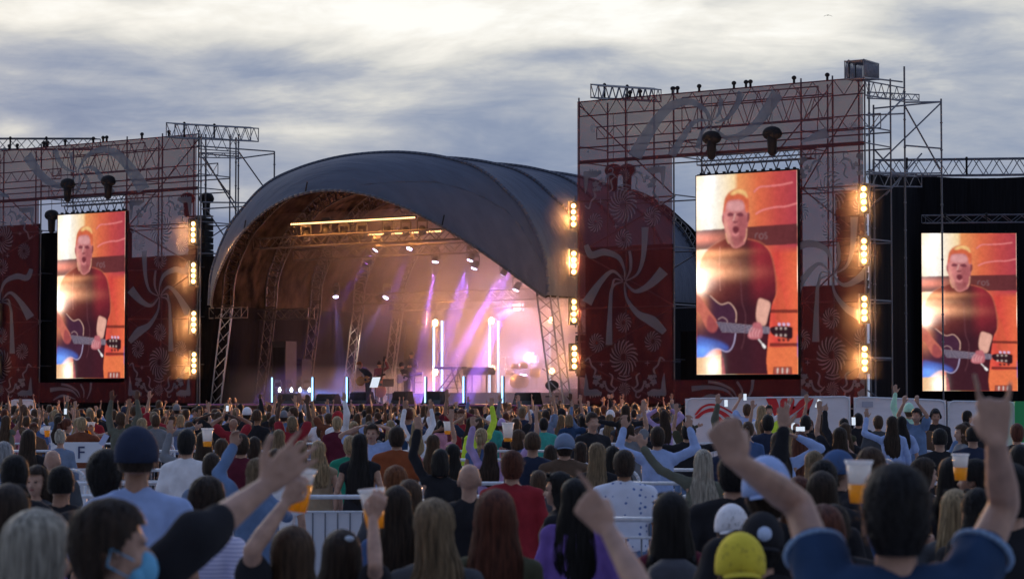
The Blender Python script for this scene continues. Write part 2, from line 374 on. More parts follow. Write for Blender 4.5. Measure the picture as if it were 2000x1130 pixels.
line([(200, 1355), (310, 1447), (400, 1433), (460, 1500), (475, 1560), (472, 1640)], 9, (230, 180, 160), .9); line([(470, 1750), (455, 1850), (420, 1925), (370, 1945), (290, 1915), (220, 1935), (140, 2008)], 10, (190, 180, 220), .9)
paint([(60, 1350), (120, 1400), (200, 1520), (270, 1620), (280, 1700), (230, 1740), (160, 1690), (100, 1560), (55, 1500)], (205, 105, 85), 1, 1)
paint([(190, 1560), (270, 1640), (275, 1720), (225, 1750), (170, 1700)], (150, 60, 70), .8, 3)
line([(285, 1610), (330, 1585), (375, 1610), (385, 1640)], 9, (190, 150, 150), .8)
paint([(270, 1635), (480, 1655), (650, 1672), (820, 1690), (820, 1760), (640, 1755), (370, 1740), (330, 1740)], (58, 58, 88), 1, sm=False)
for k in range(6): line([(265 + k * 12, 1636 + k * 20), (820, 1692 + k * 12)], 3.5, (205, 185, 195), .9)
paint([(820, 1705), (870, 1680), (1030, 1685), (1048, 1740), (1040, 1810), (960, 1800), (850, 1770)], (38, 20, 28), 1)
for k in range(3):
    for (yy, cc) in ((1660, (220, 190, 230)), (1825, (70, 30, 35))): paint([(900 + k * 45, yy - 14), (925 + k * 45, yy - 12), (928 + k * 45, yy + 12), (905 + k * 45, yy + 14)], cc, .9)
    for yy in (1702, 1775): glow(885 + k * 46, yy, 9, 11, (240, 210, 200), .9)
paint([(700, 1400), (760, 1400), (820, 1440), (800, 1560), (770, 1670), (700, 1650), (678, 1560)], (232, 170, 150), 1, 1)
paint([(650, 1650), (720, 1640), (745, 1720), (740, 1790), (700, 1815), (620, 1810), (595, 1770), (640, 1720)], (190, 100, 110), 1, 1)
for k in range(4): line([(640 + k * 26, 1690 + k * 8), (612 + k * 30, 1745 + k * 6), (625 + k * 26, 1795)], 16, (222, 150, 155), .85, 1)
line([(705, 1815), (775, 1905)], 11, (245, 235, 235), 1); paint([(750, 1860), (782, 1895), (765, 1912), (742, 1880)], (250, 245, 245), 1)
line([(510, 1000), (530, 1400), (570, 1560), (560, 1800), (530, 1920)], 6, (120, 70, 80), .7, 1)
paint([(60, 2010), (200, 2000), (320, 1975), (360, 2200), (60, 2200)], (255, 205, 150), 1, sm=False); glow(240, 2100, 70, 120, (255, 255, 245), 1.2)
paint([(320, 1978), (345, 2020), (372, 2200), (330, 2200)], (190, 90, 100), .9, sm=False)
glow(50, 930, 330, 45, (255, 190, 120), 1.0); glow(70, 1100, 260, 70, (255, 170, 110), 1.1); glow(20, 400, 180, 300, (255, 255, 255), .5); glow(50, 1180, 120, 120, (255, 230, 200), 1.2)
glow(200, 150, 40, 90, (140, 170, 255), .5)
glow(60, 1130, 420, 75, (255, 185, 130), .9); glow(40, 1010, 300, 40, (255, 210, 150), .8); glow(30, 1180, 170, 110, (255, 250, 240), 1.1); glow(300, 900, 260, 30, (200, 120, 80), .5)
for c_ in range(3): img[..., c_] = blur(img[..., c_], 2)
rs = np.random.RandomState(4); img *= 1 + (blur(rs.rand(SH, SW), 1)[..., None] - .5) * .16; img *= 1 + (blur(rs.rand(SH, SW), 9)[..., None] - .5) * .9
lum = img.mean(-1, keepdims=True); img = (img * .9 + lum * .1) * .96 + srgb((30, 10, 14)); img = np.clip(img, 0, 1.6)
def make_picture():
    nu, nv = SW + 1, SH + 1
    xs = np.linspace(-.5, .5, nu); zs = np.linspace(1, 0, nv)
    X, Z = np.meshgrid(xs, zs); co = np.stack([X.ravel(), np.zeros(X.size), Z.ravel()], 1)
    idx = np.arange(nu * nv).reshape(nv, nu)
    fs = np.stack([idx[1:, :-1], idx[1:, 1:], idx[:-1, 1:], idx[:-1, :-1]], -1).reshape(-1, 4)
    me = bpy.data.meshes.new('picture'); me.from_pydata(co.tolist(), [], fs.tolist())
    at = me.color_attributes.new('picture', 'FLOAT_COLOR', 'CORNER')
    fc = img.reshape(-1, 3); rgba = np.ones((len(fc), 4, 4), np.float32); rgba[:, :, :3] = fc[:, None, :]
    at.data.foreach_set('color', rgba.ravel()); return me
m = bpy.data.materials.new('screen_picture'); m.use_nodes = True; t = m.node_tree; t.nodes.clear()
at = N(t, 'ShaderNodeVertexColor'); at.layer_name = 'picture'; e = N(t, 'ShaderNodeEmission'); e.inputs[1].default_value = .98; o_ = N(t, 'ShaderNodeOutputMaterial')
t.links.new(at.outputs[0], e.inputs[0]); t.links.new(e.outputs[0], o_.inputs[0]); M_pic = m
PIC = make_picture(); PIC.materials.append(M_pic)
def video_screen(C0, s0, s1, z0, z1, rz, label):
    c = (s0 + s1) / 2; base = F(C0, c, -.02, z0) if rz is None else C0 + Vector((0, 0, z0))
    rz = -PHI if rz is None else rz
    t_ = thing('video_screen', label, 'video screen', base, rz, 'screens showing the singer')
    w, h = s1 - s0, z1 - z0
    p = ob('screen_picture', PIC, t_, (0, -.102, 0)); p.scale = (w, 1, h)
    b = MB(); b.box((0, 0, h / 2), (w + .06, .2, h + .06)); b.build('cabinet', M_black, t_)
    b = MB(); n = int(w / .3)
    b.box((0, 0, h + .05), (w, .06, .03)); b.box((w / 2 + .045, 0, h / 2), (.03, .05, h))
    for i in range(n): b.box((-w / 2 + (i + .5) * w / n, 0, h + .08), (.08, .1, .08))
    for i in range(int(h / .5)): b.box((w / 2 + .07, 0, (i + .5) * .5), (.06, .08, .1))
    b.build('rigging_rail', M_black, t_)
    return t_
# ------------------------------------------------------------------ printed scrim of the two screen towers
M_red = scrim_mat('red_printed_scrim', (.125, .030, .034), .23, .3)
M_pale = scrim_mat('pale_scrim_print', (.17, .18, .215), .23, .3)
M_hred = scrim_mat('header_scrim', (.12, .038, .045), .21, .25); M_hpale = scrim_mat('header_scrim_print', (.19, .22, .27), .32, .25)
class Banner:
    def __init__(s): s.v = []; s.f = []; s.mi = []
    def poly(s, pts, mi, y):
        bm = bmesh.new(); vs = [bm.verts.new((p[0], y, p[1])) for p in pts]
        try: f = bm.faces.new(vs)
        except ValueError: bm.free(); return
        bmesh.ops.triangulate(bm, faces=[f]); bm.verts.index_update(); n = len(s.v)
        s.v += [tuple(v.co) for v in bm.verts]
        for f in bm.faces: s.f.append(tuple(v.index + n for v in f.verts)); s.mi.append(mi)
        bm.free()
    def arm(s, pts, w, fn, y=-.006):
        q = crv(pts, 8, closed=False); d = np.gradient(q, axis=0); n_ = np.stack([-d[:, 1], d[:, 0]], 1); n_ /= np.linalg.norm(n_, axis=1)[:, None] + 1e-9
        ww = np.interp(np.linspace(0, 1, len(q)), np.linspace(0, 1, len(w)), w)
        a = q + n_ * ww[:, None] / 2; b = q - n_ * ww[:, None] / 2
        s.strip([fn(*p) for p in a], [fn(*p) for p in b], y)
    def strip(s, a, b, y):
        n = len(s.v); L = len(a)
        s.v += [(p[0], y, p[1]) for p in a] + [(p[0], y, p[1]) for p in b]
        for i in range(L - 1): s.f.append((n + i, n + i + 1, n + L + i + 1, n + L + i)); s.mi.append(1)
    def wheel(s, cx, cy, rx, ry, fn, blades=16, hub=.22):
        for k in range(blades):
            A = []; B = []
            for j in range(7):
                r = hub + (1 - hub) * j / 6; th = 2 * math.pi * k / blades + .9 * r; wd = math.pi / blades * (.55 + .35 * r) * (1 if j < 6 else .5)
                A.append(fn(cx + rx * r * math.cos(th - wd / 2), cy + ry * r * math.sin(th - wd / 2))); B.append(fn(cx + rx * r * math.cos(th + wd / 2), cy + ry * r * math.sin(th + wd / 2)))
            s.strip(A, B, -.006)
    def star(s, cx, cy, r, fn):
        pts = []
        for k in range(8):
            a = k * math.pi / 4; q = r if k % 2 == 0 else r * .25; pts.append(fn(cx + q * math.cos(a), cy + q * math.sin(a)))
        s.poly(pts, 1, -.006)
    def build(s, name, parent, mats, loc):
        return ob(name, mesh(name, s.v, s.f, mats, False, s.mi), parent, loc)
ARMS = [([(432, 1100), (430, 1010), (380, 900), (260, 850), (150, 870), (105, 780)], [6, 14, 40, 60, 60, 40]),
        ([(440, 1105), (480, 1020), (485, 930), (475, 850)], [4, 20, 26, 20]),
        ([(440, 1110), (540, 1050), (590, 900), (605, 650)], [5, 20, 38, 60]),
        ([(435, 1115), (520, 1200), (640, 1150), (760, 1030)], [6, 30, 60, 95]),
        ([(430, 1120), (450, 1260), (540, 1390), (660, 1460), (765, 1560)], [6, 22, 50, 90, 50]),
        ([(420, 1115), (330, 1160), (310, 1350), (300, 1660)], [6, 22, 34, 58]),
        ([(420, 1100), (330, 1020), (220, 1120), (110, 1290)], [6, 28, 50, 95]),
        ([(420, 1108), (350, 1090), (330, 1150), (325, 1200)], [5, 14, 20, 14])]
def ornament(B, fn, y0, flip=1):
    # wings, scrolls and the little mask group at the foot (flip=1) or head (flip=-1) of the print
    q = lambda X, Y: fn(X, y0 + flip * Y)
    for sgn in (1, -1):
        m = lambda X, Y: q(430 + sgn * (X - 430), Y)
        B.poly([m(*p) for p in crv([(100, 1820), (120, 1900), (130, 1960), (200, 1960), (235, 2010), (130, 2015), (85, 2010), (90, 1920)])], 1, -.006)
        for k in range(5): B.poly([m(*p) for p in crv([(130 + k * 22, 1985), (140 + k * 22, 2040 - k * 4), (152 + k * 22, 1985)])], 1, -.008)
        B.arm([(95, 1715), (130, 1690), (150, 1750), (185, 1790), (175, 1830)], [10, 16, 14, 18, 10], m)
        for (X, Y, r_) in ((190, 1900, 26), (215, 1860, 22), (240, 1930, 20), (180, 1850, 16), (260, 1900, 14)): B.poly([m(X + r_ * math.cos(a) * (1 + .3 * math.sin(5 * a)), Y + r_ * math.sin(a) * (1 + .3 * math.sin(5 * a))) for a in np.linspace(0, 2 * math.pi, 20)[:-1]], 1, -.006)
        B.arm([(265, 1900), (285, 1960), (330, 1980), (370, 1940)], [8, 20, 20, 6], m); B.arm([(330, 1980), (335, 2020), (310, 2030), (295, 2010)], [8, 12, 12, 6], m)
        B.arm([(300, 1820), (330, 1850), (320, 1920), (350, 1950)], [8, 14, 16, 8], m)
    B.arm([(370, 1860), (430, 1880), (490, 1860)], [8, 14, 8], q); B.arm([(385, 1840), (430, 1850), (475, 1840)], [6, 10, 6], q)
    B.wheel(430, 1960, 50, 60, q, 14, .1)
def panel_banner(width, z0, z1, parent, loc, mirror=False, crop=1.0):
    """tall red banner with a great pale whirl, candy wheels and scroll ornament"""
    B = Banner(); h = z1 - z0
    B.poly([(0, 0), (width, 0), (width, h), (0, h)], 0, 0)
    def fn(X, Y):
        u_ = (X - 30) / 800; v_ = (Y - 60) / 2111
        if crop < 1: u_ = (u_ - (1 - crop) / 2) / crop
        u_ = min(1, max(0, u_)); v_ = min(1, max(0, v_))
        if mirror: u_ = 1 - u_
        return (u_ * width, (1 - v_) * h)
    for pts, w in ARMS: B.arm(pts, w, fn)
    for (cx, cy, rx, ry, nb) in ((420, 450, 120, 155, 18), (185, 590, 65, 85, 14), (665, 560, 70, 88, 14), (425, 745, 72, 88, 14),
                                 (422, 1470, 68, 88, 14), (195, 1640, 65, 85, 14), (668, 1635, 70, 90, 14), (425, 1770, 120, 155, 18)): B.wheel(cx, cy, rx, ry, fn, nb)
    for (cx, cy) in ((230, 405), (603, 375), (235, 1830), (622, 1820), (360, 630)): B.star(cx, cy, 26, fn)
    ornament(B, fn, 85); ornament(B, fn, 2150, -1)
    return B.build('printed_banner', parent, [M_red, M_pale], loc)
def header_banner(width, h, parent, loc, mirror=False):
    B = Banner(); B.poly([(0, 0), (width, 0), (width, h), (0, h)], 0, 0)
    def fn(X, Y):
        u_ = (X - 30) / 1935; top = 300 - u_ * 150; bot = 695 - u_ * 120; v_ = (Y - top) / (bot - top); u_ = min(1, max(0, u_)); v_ = min(1, max(0, v_))
        if mirror: u_ = 1 - u_
        return (u_ * width, (1 - v_) * h)
    for pts, w in [([(985, 440), (930, 350), (830, 300), (700, 330), (600, 420), (500, 560), (440, 660)], [10, 30, 45, 60, 70, 90, 100]),
                   ([(960, 420), (860, 430), (780, 530), (700, 650)], [6, 30, 45, 60]), ([(960, 450), (910, 500), (885, 600)], [6, 25, 40]),
                   ([(975, 450), (970, 530), (990, 600)], [6, 22, 34]), ([(1000, 470), (1080, 530), (1190, 510), (1300, 420), (1420, 250)], [8, 34, 50, 62, 85]),
                   ([(1000, 440), (1090, 400), (1150, 320), (1180, 240)], [8, 26, 36, 50]), ([(990, 420), (1030, 370), (1045, 280)], [6, 22, 36]),
                   ([(1570, 560), (1650, 530), (1740, 500)], [8, 40, 80])]: B.arm(pts, w, fn)
    B.wheel(150, 470, 26, 30, fn, 12); B.star(110, 620, 18, fn); B.wheel(1900, 470, 30, 34, fn, 12)
    return B.build('header_banner', parent, [M_hred, M_hpale], loc)
def bag_hoist(p, label, ztop, k=1.0):
    """motor chain hoist with its bulging chain bag"""
    t_ = thing('chain_hoist', label, 'chain hoist', p, -PHI, 'chain hoists over the screens')
    b = MB(); b.ell((0, 0, 0), (.34 * k, .28 * k, .2 * k), 14, 8); b.ell((0.14 * k, 0, -.08 * k), (.24 * k, .24 * k, .2 * k), 12, 8); b.ell((-.16 * k, 0, -.06 * k), (.2 * k, .22 * k, .2 * k), 12, 8)
    b.build('motor_cover', M_black, t_, True)
    b = MB(); b.loft([(0, 0, -.05, .2 * k, .2 * k), (0, 0, -.35 * k, .17 * k, .17 * k), (0, 0, -.75 * k, .15 * k, .15 * k), (0, 0, -.85 * k, .06 * k, .06 * k)], 12); b.build('chain_bag', M_black, t_, True)
    b = MB(); b.tube((0, 0, .15), (0, 0, ztop - p.z), .012); b.build('chain', M_scaf, t_)
def screen_tower(C0, lft, port0, port1, rgt, label, mirror, screen_label, ext_dir):
    T_ = thing('screen_tower', label, 'scaffold tower', C0, -PHI)
    H = 13.05; hb = 10.72
    L = lambda s, v, z: Vector((s, v, z))
    cols = sorted({lft, port0, port1, rgt} | {lft + (port0 - lft) * k for k in (.5,)} | {port1 + (rgt - port1) * k for k in (.5,)})
    for s in cols:
        for v_ in (0.06, 2.0): pole('scaffold_pole', T_, L(s, v_, 0), L(s, v_, H + .15), .032, M_scaf)
    inport = lambda a, b: a >= port0 - .01 and b <= port1 + .01
    zs = [1.6, 3.3, 5.3, 7.4, 9.3, 10.72, 11.3]
    for z in zs:
        for v_ in (0.06, 2.0):
            if z > 10.5 : pole('ledger', T_, L(lft, v_ - .05, z), L(rgt, v_ - .05, z), .028, M_scaf)
            else:
                for a, b in ((lft, port0), (port1, rgt)): pole('ledger', T_, L(a, v_ - .05, z), L(b, v_ - .05, z), .026, M_scaf)
        for s in (lft, port0, port1, rgt): pole('ledger', T_, L(s, .06, z + .06), L(s, 2.0, z + .06), .024, M_scaf)
    for v_ in (2.0,):
        for z in (7.4, 9.3): pole('ledger', T_, L(port0, v_, z), L(port1, v_, z), .026, M_scaf)
    k = 0
    for (a, b) in ((lft, port0), (port1, rgt)):
        for z0, z1 in ((1.6, 3.3), (3.3, 5.3), (5.3, 7.4), (7.4, 9.3), (9.3, 12.9)):
            x0, x1 = (a, b) if k % 2 else (b, a); k += 1
            pole('diagonal_brace', T_, L(x0, .14, z0), L(x1, .14, z1), .026, M_scaf)
            if k % 3 == 0: pole('diagonal_brace', T_, L(x1, 1.95, z0), L(x0, 1.95, z1), .026, M_scaf)
    for (a, z0, b, z1) in ((port0, 10.7, port0 + 1.6, 12.9), (port1 - 2.2, 10.7, port1, 12.9), (port0 + .2, 10.6, port0 + 1.8, 8.2), (port0, 6.0, port0 + 1.6, 8.8)):
        pole('diagonal_brace', T_, L(a, 1.9, z0), L(b, 1.9, z1), .026, M_scaf)
    for (a, b, z, h, v_) in ((lft, rgt, H, .55, .06), (port0 - .2, port1 + .2, H - .05, 1.15, .9), (port0 - .2, port1 + .2, H - .2, .9, 2.0), (lft, port0, 12.2, .45, 1.2), (port1, rgt, 11.9, .5, 1.2), (port0 - 1.2, port0 + 1.8, 11.5, .55, 1.6)):
        bb = MB(); lattice(bb, L(a, v_ + .05, z), L(b, v_ + .05, z), h, .026, .42); bb.build('lattice_beam', M_scaf, T_)
    bb = MB(); bb.box(L((lft + rgt) / 2, .04, hb + .05), (rgt - lft, .07, .12)); bb.build('header_rail', M_scaf, T_)
    rnd = random.Random(3)
    for k in range(11):
        s = lft + (rgt - lft) * (.18 + .7 * rnd.random()); bb = MB(); bb.tube(L(s, .1, H), L(s, .1, H + .16), .05); bb.ell(L(s, .1, H + .2), (.09, .08, .08)); bb.build('clamp', M_black, T_, True)
    zb = 1.75
    header_banner(rgt - lft, H - hb, T_, L(lft, -.05, hb), mirror)
    wl = port0 - lft; wr = rgt - port1
    panel_banner(wl, zb, hb, T_, L(lft, -.05, zb), mirror, 1.0 if wl > 3.5 else .62)
    panel_banner(wr, zb, hb, T_, L(port1, -.05, zb), mirror, 1.0 if wr > 3.5 else .62)
    B = Banner(); wP = port1 - port0; hP = 2.62 - zb; B.poly([(0, 0), (wP, 0), (wP, hP), (0, hP)], 0, 0)
    fn = lambda X, Y: (min(wP, max(0, X)), min(hP, max(0, Y)))
    for pts, w in [([(2.6, .2), (2.2, .5), (1.5, .6), (.8, .55)], [.02, .1, .14, .2]), ([(2.7, .2), (2.5, .5), (2.0, .72), (1.5, .8)], [.02, .08, .1, .1]), ([(2.9, .2), (2.9, .5), (2.7, .8)], [.03, .08, .1]), ([(3.1, .15), (3.3, .5), (3.35, .87)], [.03, .1, .14]), ([(1.0, .1), (1.6, .3), (2.4, .15)], [.04, .12, .02])]: B.arm(pts, w, fn)
    B.build('portal_banner', T_, [M_red, M_pale], L(port0, -.05, zb))
    return T_
TR_ = screen_tower(CR, -7.33, -3.14, 2.15, 4.65, 'tall red printed scaffold tower right of the stage framing the big middle video screen', False, '', 1)
TL_ = screen_tower(CL, -8.2, -3.35, 1.97, 6.18, 'tall red printed scaffold tower left of the stage with a paler see-through top', True, '', -1)
video_screen(CR, -2.08, 2.08, 2.80, 9.96, None, 'large bright video screen of the singer inside the tower right of the stage')
video_screen(CL, -2.08, 2.08, 2.80, 9.96, None, 'narrow-looking video screen of the singer in the left red tower')
p3 = P(1894, 763, 112); z3 = p3.z; 
video_screen(Vector((p3.x, p3.y, 0)), -2.2, 2.2, z3, z3 + 7.3, 0.0, 'video screen of the singer on the black wall at the far right')
for C0, nm in ((CR, 'screen right of the stage'), (CL, 'screen left of the stage')):
    t_ = thing('lighting_truss', 'ladder truss with V-shaped hangers carrying the video ' + nm, 'truss', F(C0, 0, .3, 0), -PHI)
    b = MB(); lattice(b, Vector((-2.3, 0, 10.75)), Vector((2.4, 0, 10.75)), .35, .026, .3, w=.35, side=Vector((0, 1, 0))); b.build('chord', M_scaf, t_)
    for k in range(9):
        x = -2.0 + k * .5; b = MB(); b.tube((x - .14, 0, 10.4), (x, 0, 10.08), .022); b.tube((x + .14, 0, 10.4), (x, 0, 10.08), .022); b.ell((x, 0, 10.08), (.05, .05, .05), 8, 6); b.build('hanger', M_scaf, t_)
    for k, (s, w_) in enumerate(((-1.35, 'left'), (1.15, 'right'))):
        bag_hoist(F(C0, s, -.25, 11.35), f'dark motor hoist on the {w_} above the video {nm}', 12.9)
# hoists seen against the sky left of the stage and behind the banner
bag_hoist(P(403, 385, 103), 'dark hoist hanging beside the line array at the edge of the left tower', 12.6)
bag_hoist(P(366, 385, 102.6), 'dark hoist behind the scrim of the left tower, above its lamp column', 12.6)
bag_hoist(P(101, 418, 107), 'rounded dark hoist above the left corner of the left screen', 12.0)
bag_hoist(P(1198, 330, 92), 'dark hoist behind the scrim of the right tower, left of its pair', 12.8)
bag_hoist(P(1225, 330, 92), 'dark hoist behind the scrim of the right tower, right of its pair', 12.8)
# black backing curtains behind the banners
def curtain(C0, s0, s1, v_, z0, z1, label, cat='curtain'):
    b = MB(); n = int((s1 - s0) * 5) + 2; vs = []; rnd = random.Random(int(s0 * 7 + z1 * 3))
    for i in range(n + 1):
        s = s0 + (s1 - s0) * i / n; w = v_ + .05 * math.sin(i * 1.3) + rnd.uniform(-.02, .02)
        vs += [F(C0, s, w, z0), F(C0, s, w, z1)]
    for i in range(n + 1):
        vs += [Vector(vs[2 * i]) + V * .01, Vector(vs[2 * i + 1]) + V * .01]
    K = 2 * (n + 1)
    fs = [(2 * i, 2 * i + 2, 2 * i + 3, 2 * i + 1) for i in range(n)] + [(K + 2 * i, K + 2 * i + 1, K + 2 * i + 3, K + 2 * i + 2) for i in range(n)] + [(2 * i + 1, 2 * i + 3, K + 2 * i + 3, K + 2 * i + 1) for i in range(n)]
    o = ob('black_curtain', mesh('black_curtain', vs, fs, [M_drape], True)); return tag(o, label, cat)
curtain(CL, 1.7, 5.9, .45, 0, 8.0, 'black curtain hanging behind the banner between the left screen and the stage')
curtain(CL, -8.2, -3.75, .45, 0, 9.7, 'black curtain hanging behind the banner at the left picture edge')
curtain(CL, -4.3, 1.6, .75, 0, 9.3, 'black curtain in the gap left of the left screen')
curtain(CL, 5.6, 7.6, .5, 0, 7.9, 'black curtain in the gap between the left tower and the stage roof leg')
curtain(CR, 1.95, 4.5, .45, 0, 5.9, 'black curtain behind the narrow banner right of the middle screen')
curtain(CR, -3.3, 1.9, .75, 0, 4.4, 'black curtain low behind the middle video screen')
curtain(CR, -7.3, -3.4, .45, 0, 7.6, 'black curtain behind the broad banner right of the stage')
# ------------------------------------------------------------------ box trusses on top, side scaffolds
def box_truss(p0, p1, h, w, label, side=V, r=.03, m=None):
    t_ = thing('roof_truss', label, 'truss', p0, 0)
    b = MB(); lattice(b, Vector((0, 0, 0)), Vector(p1) - Vector(p0), h, r, .45, w=w, side=side); b.build('chord', m or M_scaf, t_)
    for k in (.2, .55): b = MB(); b.tube(Vector(p1 - p0) * k, Vector(p1 - p0) * k + Vector((0, 0, -h)), r * 1.4); b.ell(Vector(p1 - p0) * k, (.07, .07, .09), 8, 6); b.build('pulley', M_black, t_, True)
box_truss(P(1154, 165, 88), P(1278, 173, 96), .48, .5, 'short box truss laid over the top left corner of the right tower')
box_truss(P(1650, 120, 80), P(1684, 128, 92), .6, .7, 'box truss seen end-on at the top right corner of the right tower', side=U)
box_truss(P(325, 240, 99), P(490, 249, 106), .58, .5, 'box truss laid over the inner top corner of the left tower')
box_truss(P(-20, 270, 112), P(181, 270, 112), .5, .5, 'long box truss beyond the left tower at the left picture edge')
box_truss(P(1705, 312, 108), P(2040, 308, 106), .72, .6, 'long ladder truss above the black wall on the far right', r=.035)
box_truss(P(1800, 420, 110), P(2030, 418, 110), .35, .4, 'dark truss just above the far right screen', r=.025)
def side_scaffold(name, label, pts, lines, d0, lats=()):
    t_ = thing('scaffold_frame', label, 'scaffold', P(pts[0][0], 772, d0) * 1.0, 0); base = t_.location.copy()
    for (px, y0, d) in pts:
        top = P(px, y0, d); bot = Vector((top.x, top.y, 0)); pole('scaffold_pole', t_, bot - base, top - base, .034, M_scaf)
        b = MB()
        for z in np.arange(4, top.z, 1.0): b.ell(Vector((top.x, top.y, z)) - base, (.055, .055, .04), 8, 5)
        b.build('rosette', M_scaf, t_, True)
    for (x0, y0, d_0, x1, y1, d_1) in lines: pole('brace', t_, P(x0, y0, d_0) - base, P(x1, y1, d_1) - base, .03, M_scaf)
    for (x0, y0, d_0, x1, y1, d_1, h) in lats:
        b = MB(); lattice(b, P(x0, y0, d_0) - base, P(x1, y1, d_1) - base, h, .026, .45); b.build('lattice_beam', M_scaf, t_)
side_scaffold('r', 'open scaffold frame rising right of the right tower above the black wall',
    [(1706, 205, 86), (1766, 130, 87), (1838, 193, 88), (1697, 150, 85)],
    [(1690, 152, 84, 1762, 160, 87), (1693, 225, 84, 1766, 222, 87), (1766, 200, 87, 1838, 199, 88), (1706, 212, 86, 1838, 199, 88), (1766, 284, 87, 1838, 290, 88),
     (1700, 335, 86, 1838, 201, 88), (1766, 205, 87, 1836, 330, 88), (1693, 265, 84, 1766, 190, 87), (1694, 335, 84, 1790, 345, 88), (1706, 290, 86, 1760, 350, 87),
     (1690, 340, 84, 1838, 338, 88), (1730, 380, 86, 1800, 300, 88)],
    86, [(1690, 158, 84, 1766, 172, 88, .5), (1694, 180, 85, 1795, 185, 90, .22), (1690, 336, 85, 1800, 338, 88, .5)])
side_scaffold('l', 'open scaffold frame between the left tower and the stage roof',
    [(393, 262, 101), (402, 262, 102.5), (461, 268, 103), (466, 262, 104.5), (536, 296, 104)],
    [(385, 285, 101, 536, 296, 104), (462, 310, 103, 536, 300, 104), (400, 308, 102, 462, 412, 104), (396, 308, 101, 458, 395, 103), (466, 296, 103, 520, 372, 104),
     (405, 412, 102, 436, 458, 104), (395, 395, 101, 500, 396, 104), (395, 408, 101, 495, 402, 104), (388, 495, 101, 425, 495, 102), (395, 300, 101, 466, 306, 104)],
    102, [(390, 268, 101, 466, 274, 104, .5), (390, 298, 101, 470, 300, 104, .2)])
# black wall (drape on scaffold) around the far right screen
def wall_panel(x0, x1, y, d0, d1, label):
    a = P(x0, y, d0); b_ = P(x1, y, d1); n = 30; vs = []
    for i in range(n + 1):
        q = a.lerp(b_, i / n); q.z = a.z + (b_.z - a.z) * i / n - .12 * math.sin(math.pi * i / n); o = .04 * math.sin(i * 1.7)
        vs += [(q.x, q.y + o, 0), (q.x, q.y + o, q.z), (q.x, q.y + o + .02, 0), (q.x, q.y + o + .02, q.z)]
    fs = []
    for i in range(n):
        k = 4 * i; fs += [(k, k + 4, k + 5, k + 1), (k + 2, k + 3, k + 7, k + 6), (k + 1, k + 5, k + 7, k + 3)]
    tag(ob('black_curtain', mesh('black_curtain', vs, fs, [M_drape], True)), label, 'curtain')
wall_panel(1698, 1792, 338, 106, 113.2, 'black curtain wall between the right tower and the far right screen')
wall_panel(1790, 2040, 343, 113.3, 113.6, 'black curtain wall hanging behind the far right screen')
# ------------------------------------------------------------------ stage roof
def tent_mat():
    m = bpy.data.materials.new('canopy_fabric'); m.use_nodes = True; t = m.node_tree; b = t.nodes['Principled BSDF']
    c = N(t, 'ShaderNodeTexCoord'); mp = N(t, 'ShaderNodeMapping'); mp.inputs['Scale'].default_value = (.5, 3.5, 1.2); mp.inputs['Rotation'].default_value = (0, 0, .35)
    a = N(t, 'ShaderNodeTexNoise'); a.inputs['Scale'].default_value = 1.0; a.inputs['Detail'].default_value = 6; t.links.new(c.outputs['Object'], mp.inputs[0]); t.links.new(mp.outputs[0], a.inputs['Vector'])
    t.links.new(ramp(t, a.outputs['Fac'], [(0.3, (.088, .098, .130)), (0.7, (.108, .120, .158))]), b.inputs['Base Color'])
    b.inputs['Roughness'].default_value = .85; b.inputs['Specular IOR Level'].default_value = .12
    bp = N(t, 'ShaderNodeBump'); bp.inputs['Strength'].default_value = .6; bp.inputs['Distance'].default_value = .16; t.links.new(a.outputs['Fac'], bp.inputs['Height']); t.links.new(bp.outputs[0], b.inputs['Normal'])
    return m
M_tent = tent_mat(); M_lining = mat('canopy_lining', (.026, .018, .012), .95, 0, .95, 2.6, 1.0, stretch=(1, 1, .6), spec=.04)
roof = thing('stage_roof', 'great dark grey arched fabric stage roof with a drooping visor', 'stage roof', CS, -PHI)
PROF = [(8.6, 5.8), (8.5, 7.0), (8.2, 7.8), (7.8, 8.55), (7.3, 9.25), (6.6, 9.85), (5.9, 10.4), (5.03, 10.85), (4.0, 11.15), (2.87, 11.38), (1.5, 11.55), (0, 11.6)]
full = [(-s, z) for s, z in PROF] + [(s, z) for s, z in PROF[::-1][1:]]
prof = crv(full, 5, closed=False)
M_ = len(prof)
def arch_pts(v, k=1.0, dz=0.0, inset=0.0):
    out = []
    for s, z in prof:
        out.append(Vector((s * k * (1 - inset / 8.6), v, 5.8 + (z - 5.8) * (1 - inset / 5.8) * k + dz)))
    return out
def grid_mesh(rows):
    vs = [p for r in rows for p in r]; n = len(rows[0]); fs = []
    for j in range(len(rows) - 1):
        for i in range(n - 1): a = j * n + i; fs.append((a, a + 1, a + n + 1, a + n))
    return vs, fs
rows = []
RV = [-.6, 2.4, 5.4, 8.4, 11.4, 14.0]; RK = [1, 1, 1, .99, .96, .84]; RD = [0, .02, .02, 0, -.2, -.8]
for j in range(len(RV) - 1):
    for k in range(10):
        f_ = k / 10; v_ = RV[j] + (RV[j + 1] - RV[j]) * f_; sag = -.16 * math.sin(math.pi * f_)
        r_ = arch_pts(v_, RK[j] + (RK[j + 1] - RK[j]) * f_, RD[j] + (RD[j + 1] - RD[j]) * f_, -sag); rows.append(r_)
rows.append(arch_pts(RV[-1], RK[-1], RD[-1]))
rows.append(arch_pts(15.6, .5, -1.6)); rows.append([Vector((p.x * .05, 16.2, 5.8)) for p in rows[-1]])
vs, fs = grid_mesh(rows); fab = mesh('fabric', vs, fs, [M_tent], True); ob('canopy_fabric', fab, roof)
rows2 = [[p * 1 + Vector((0, 0, -.14)) if abs(p.x) < 5 else Vector((p.x * .982, p.y, p.z - .06)) for p in r] for r in rows[:-2]]
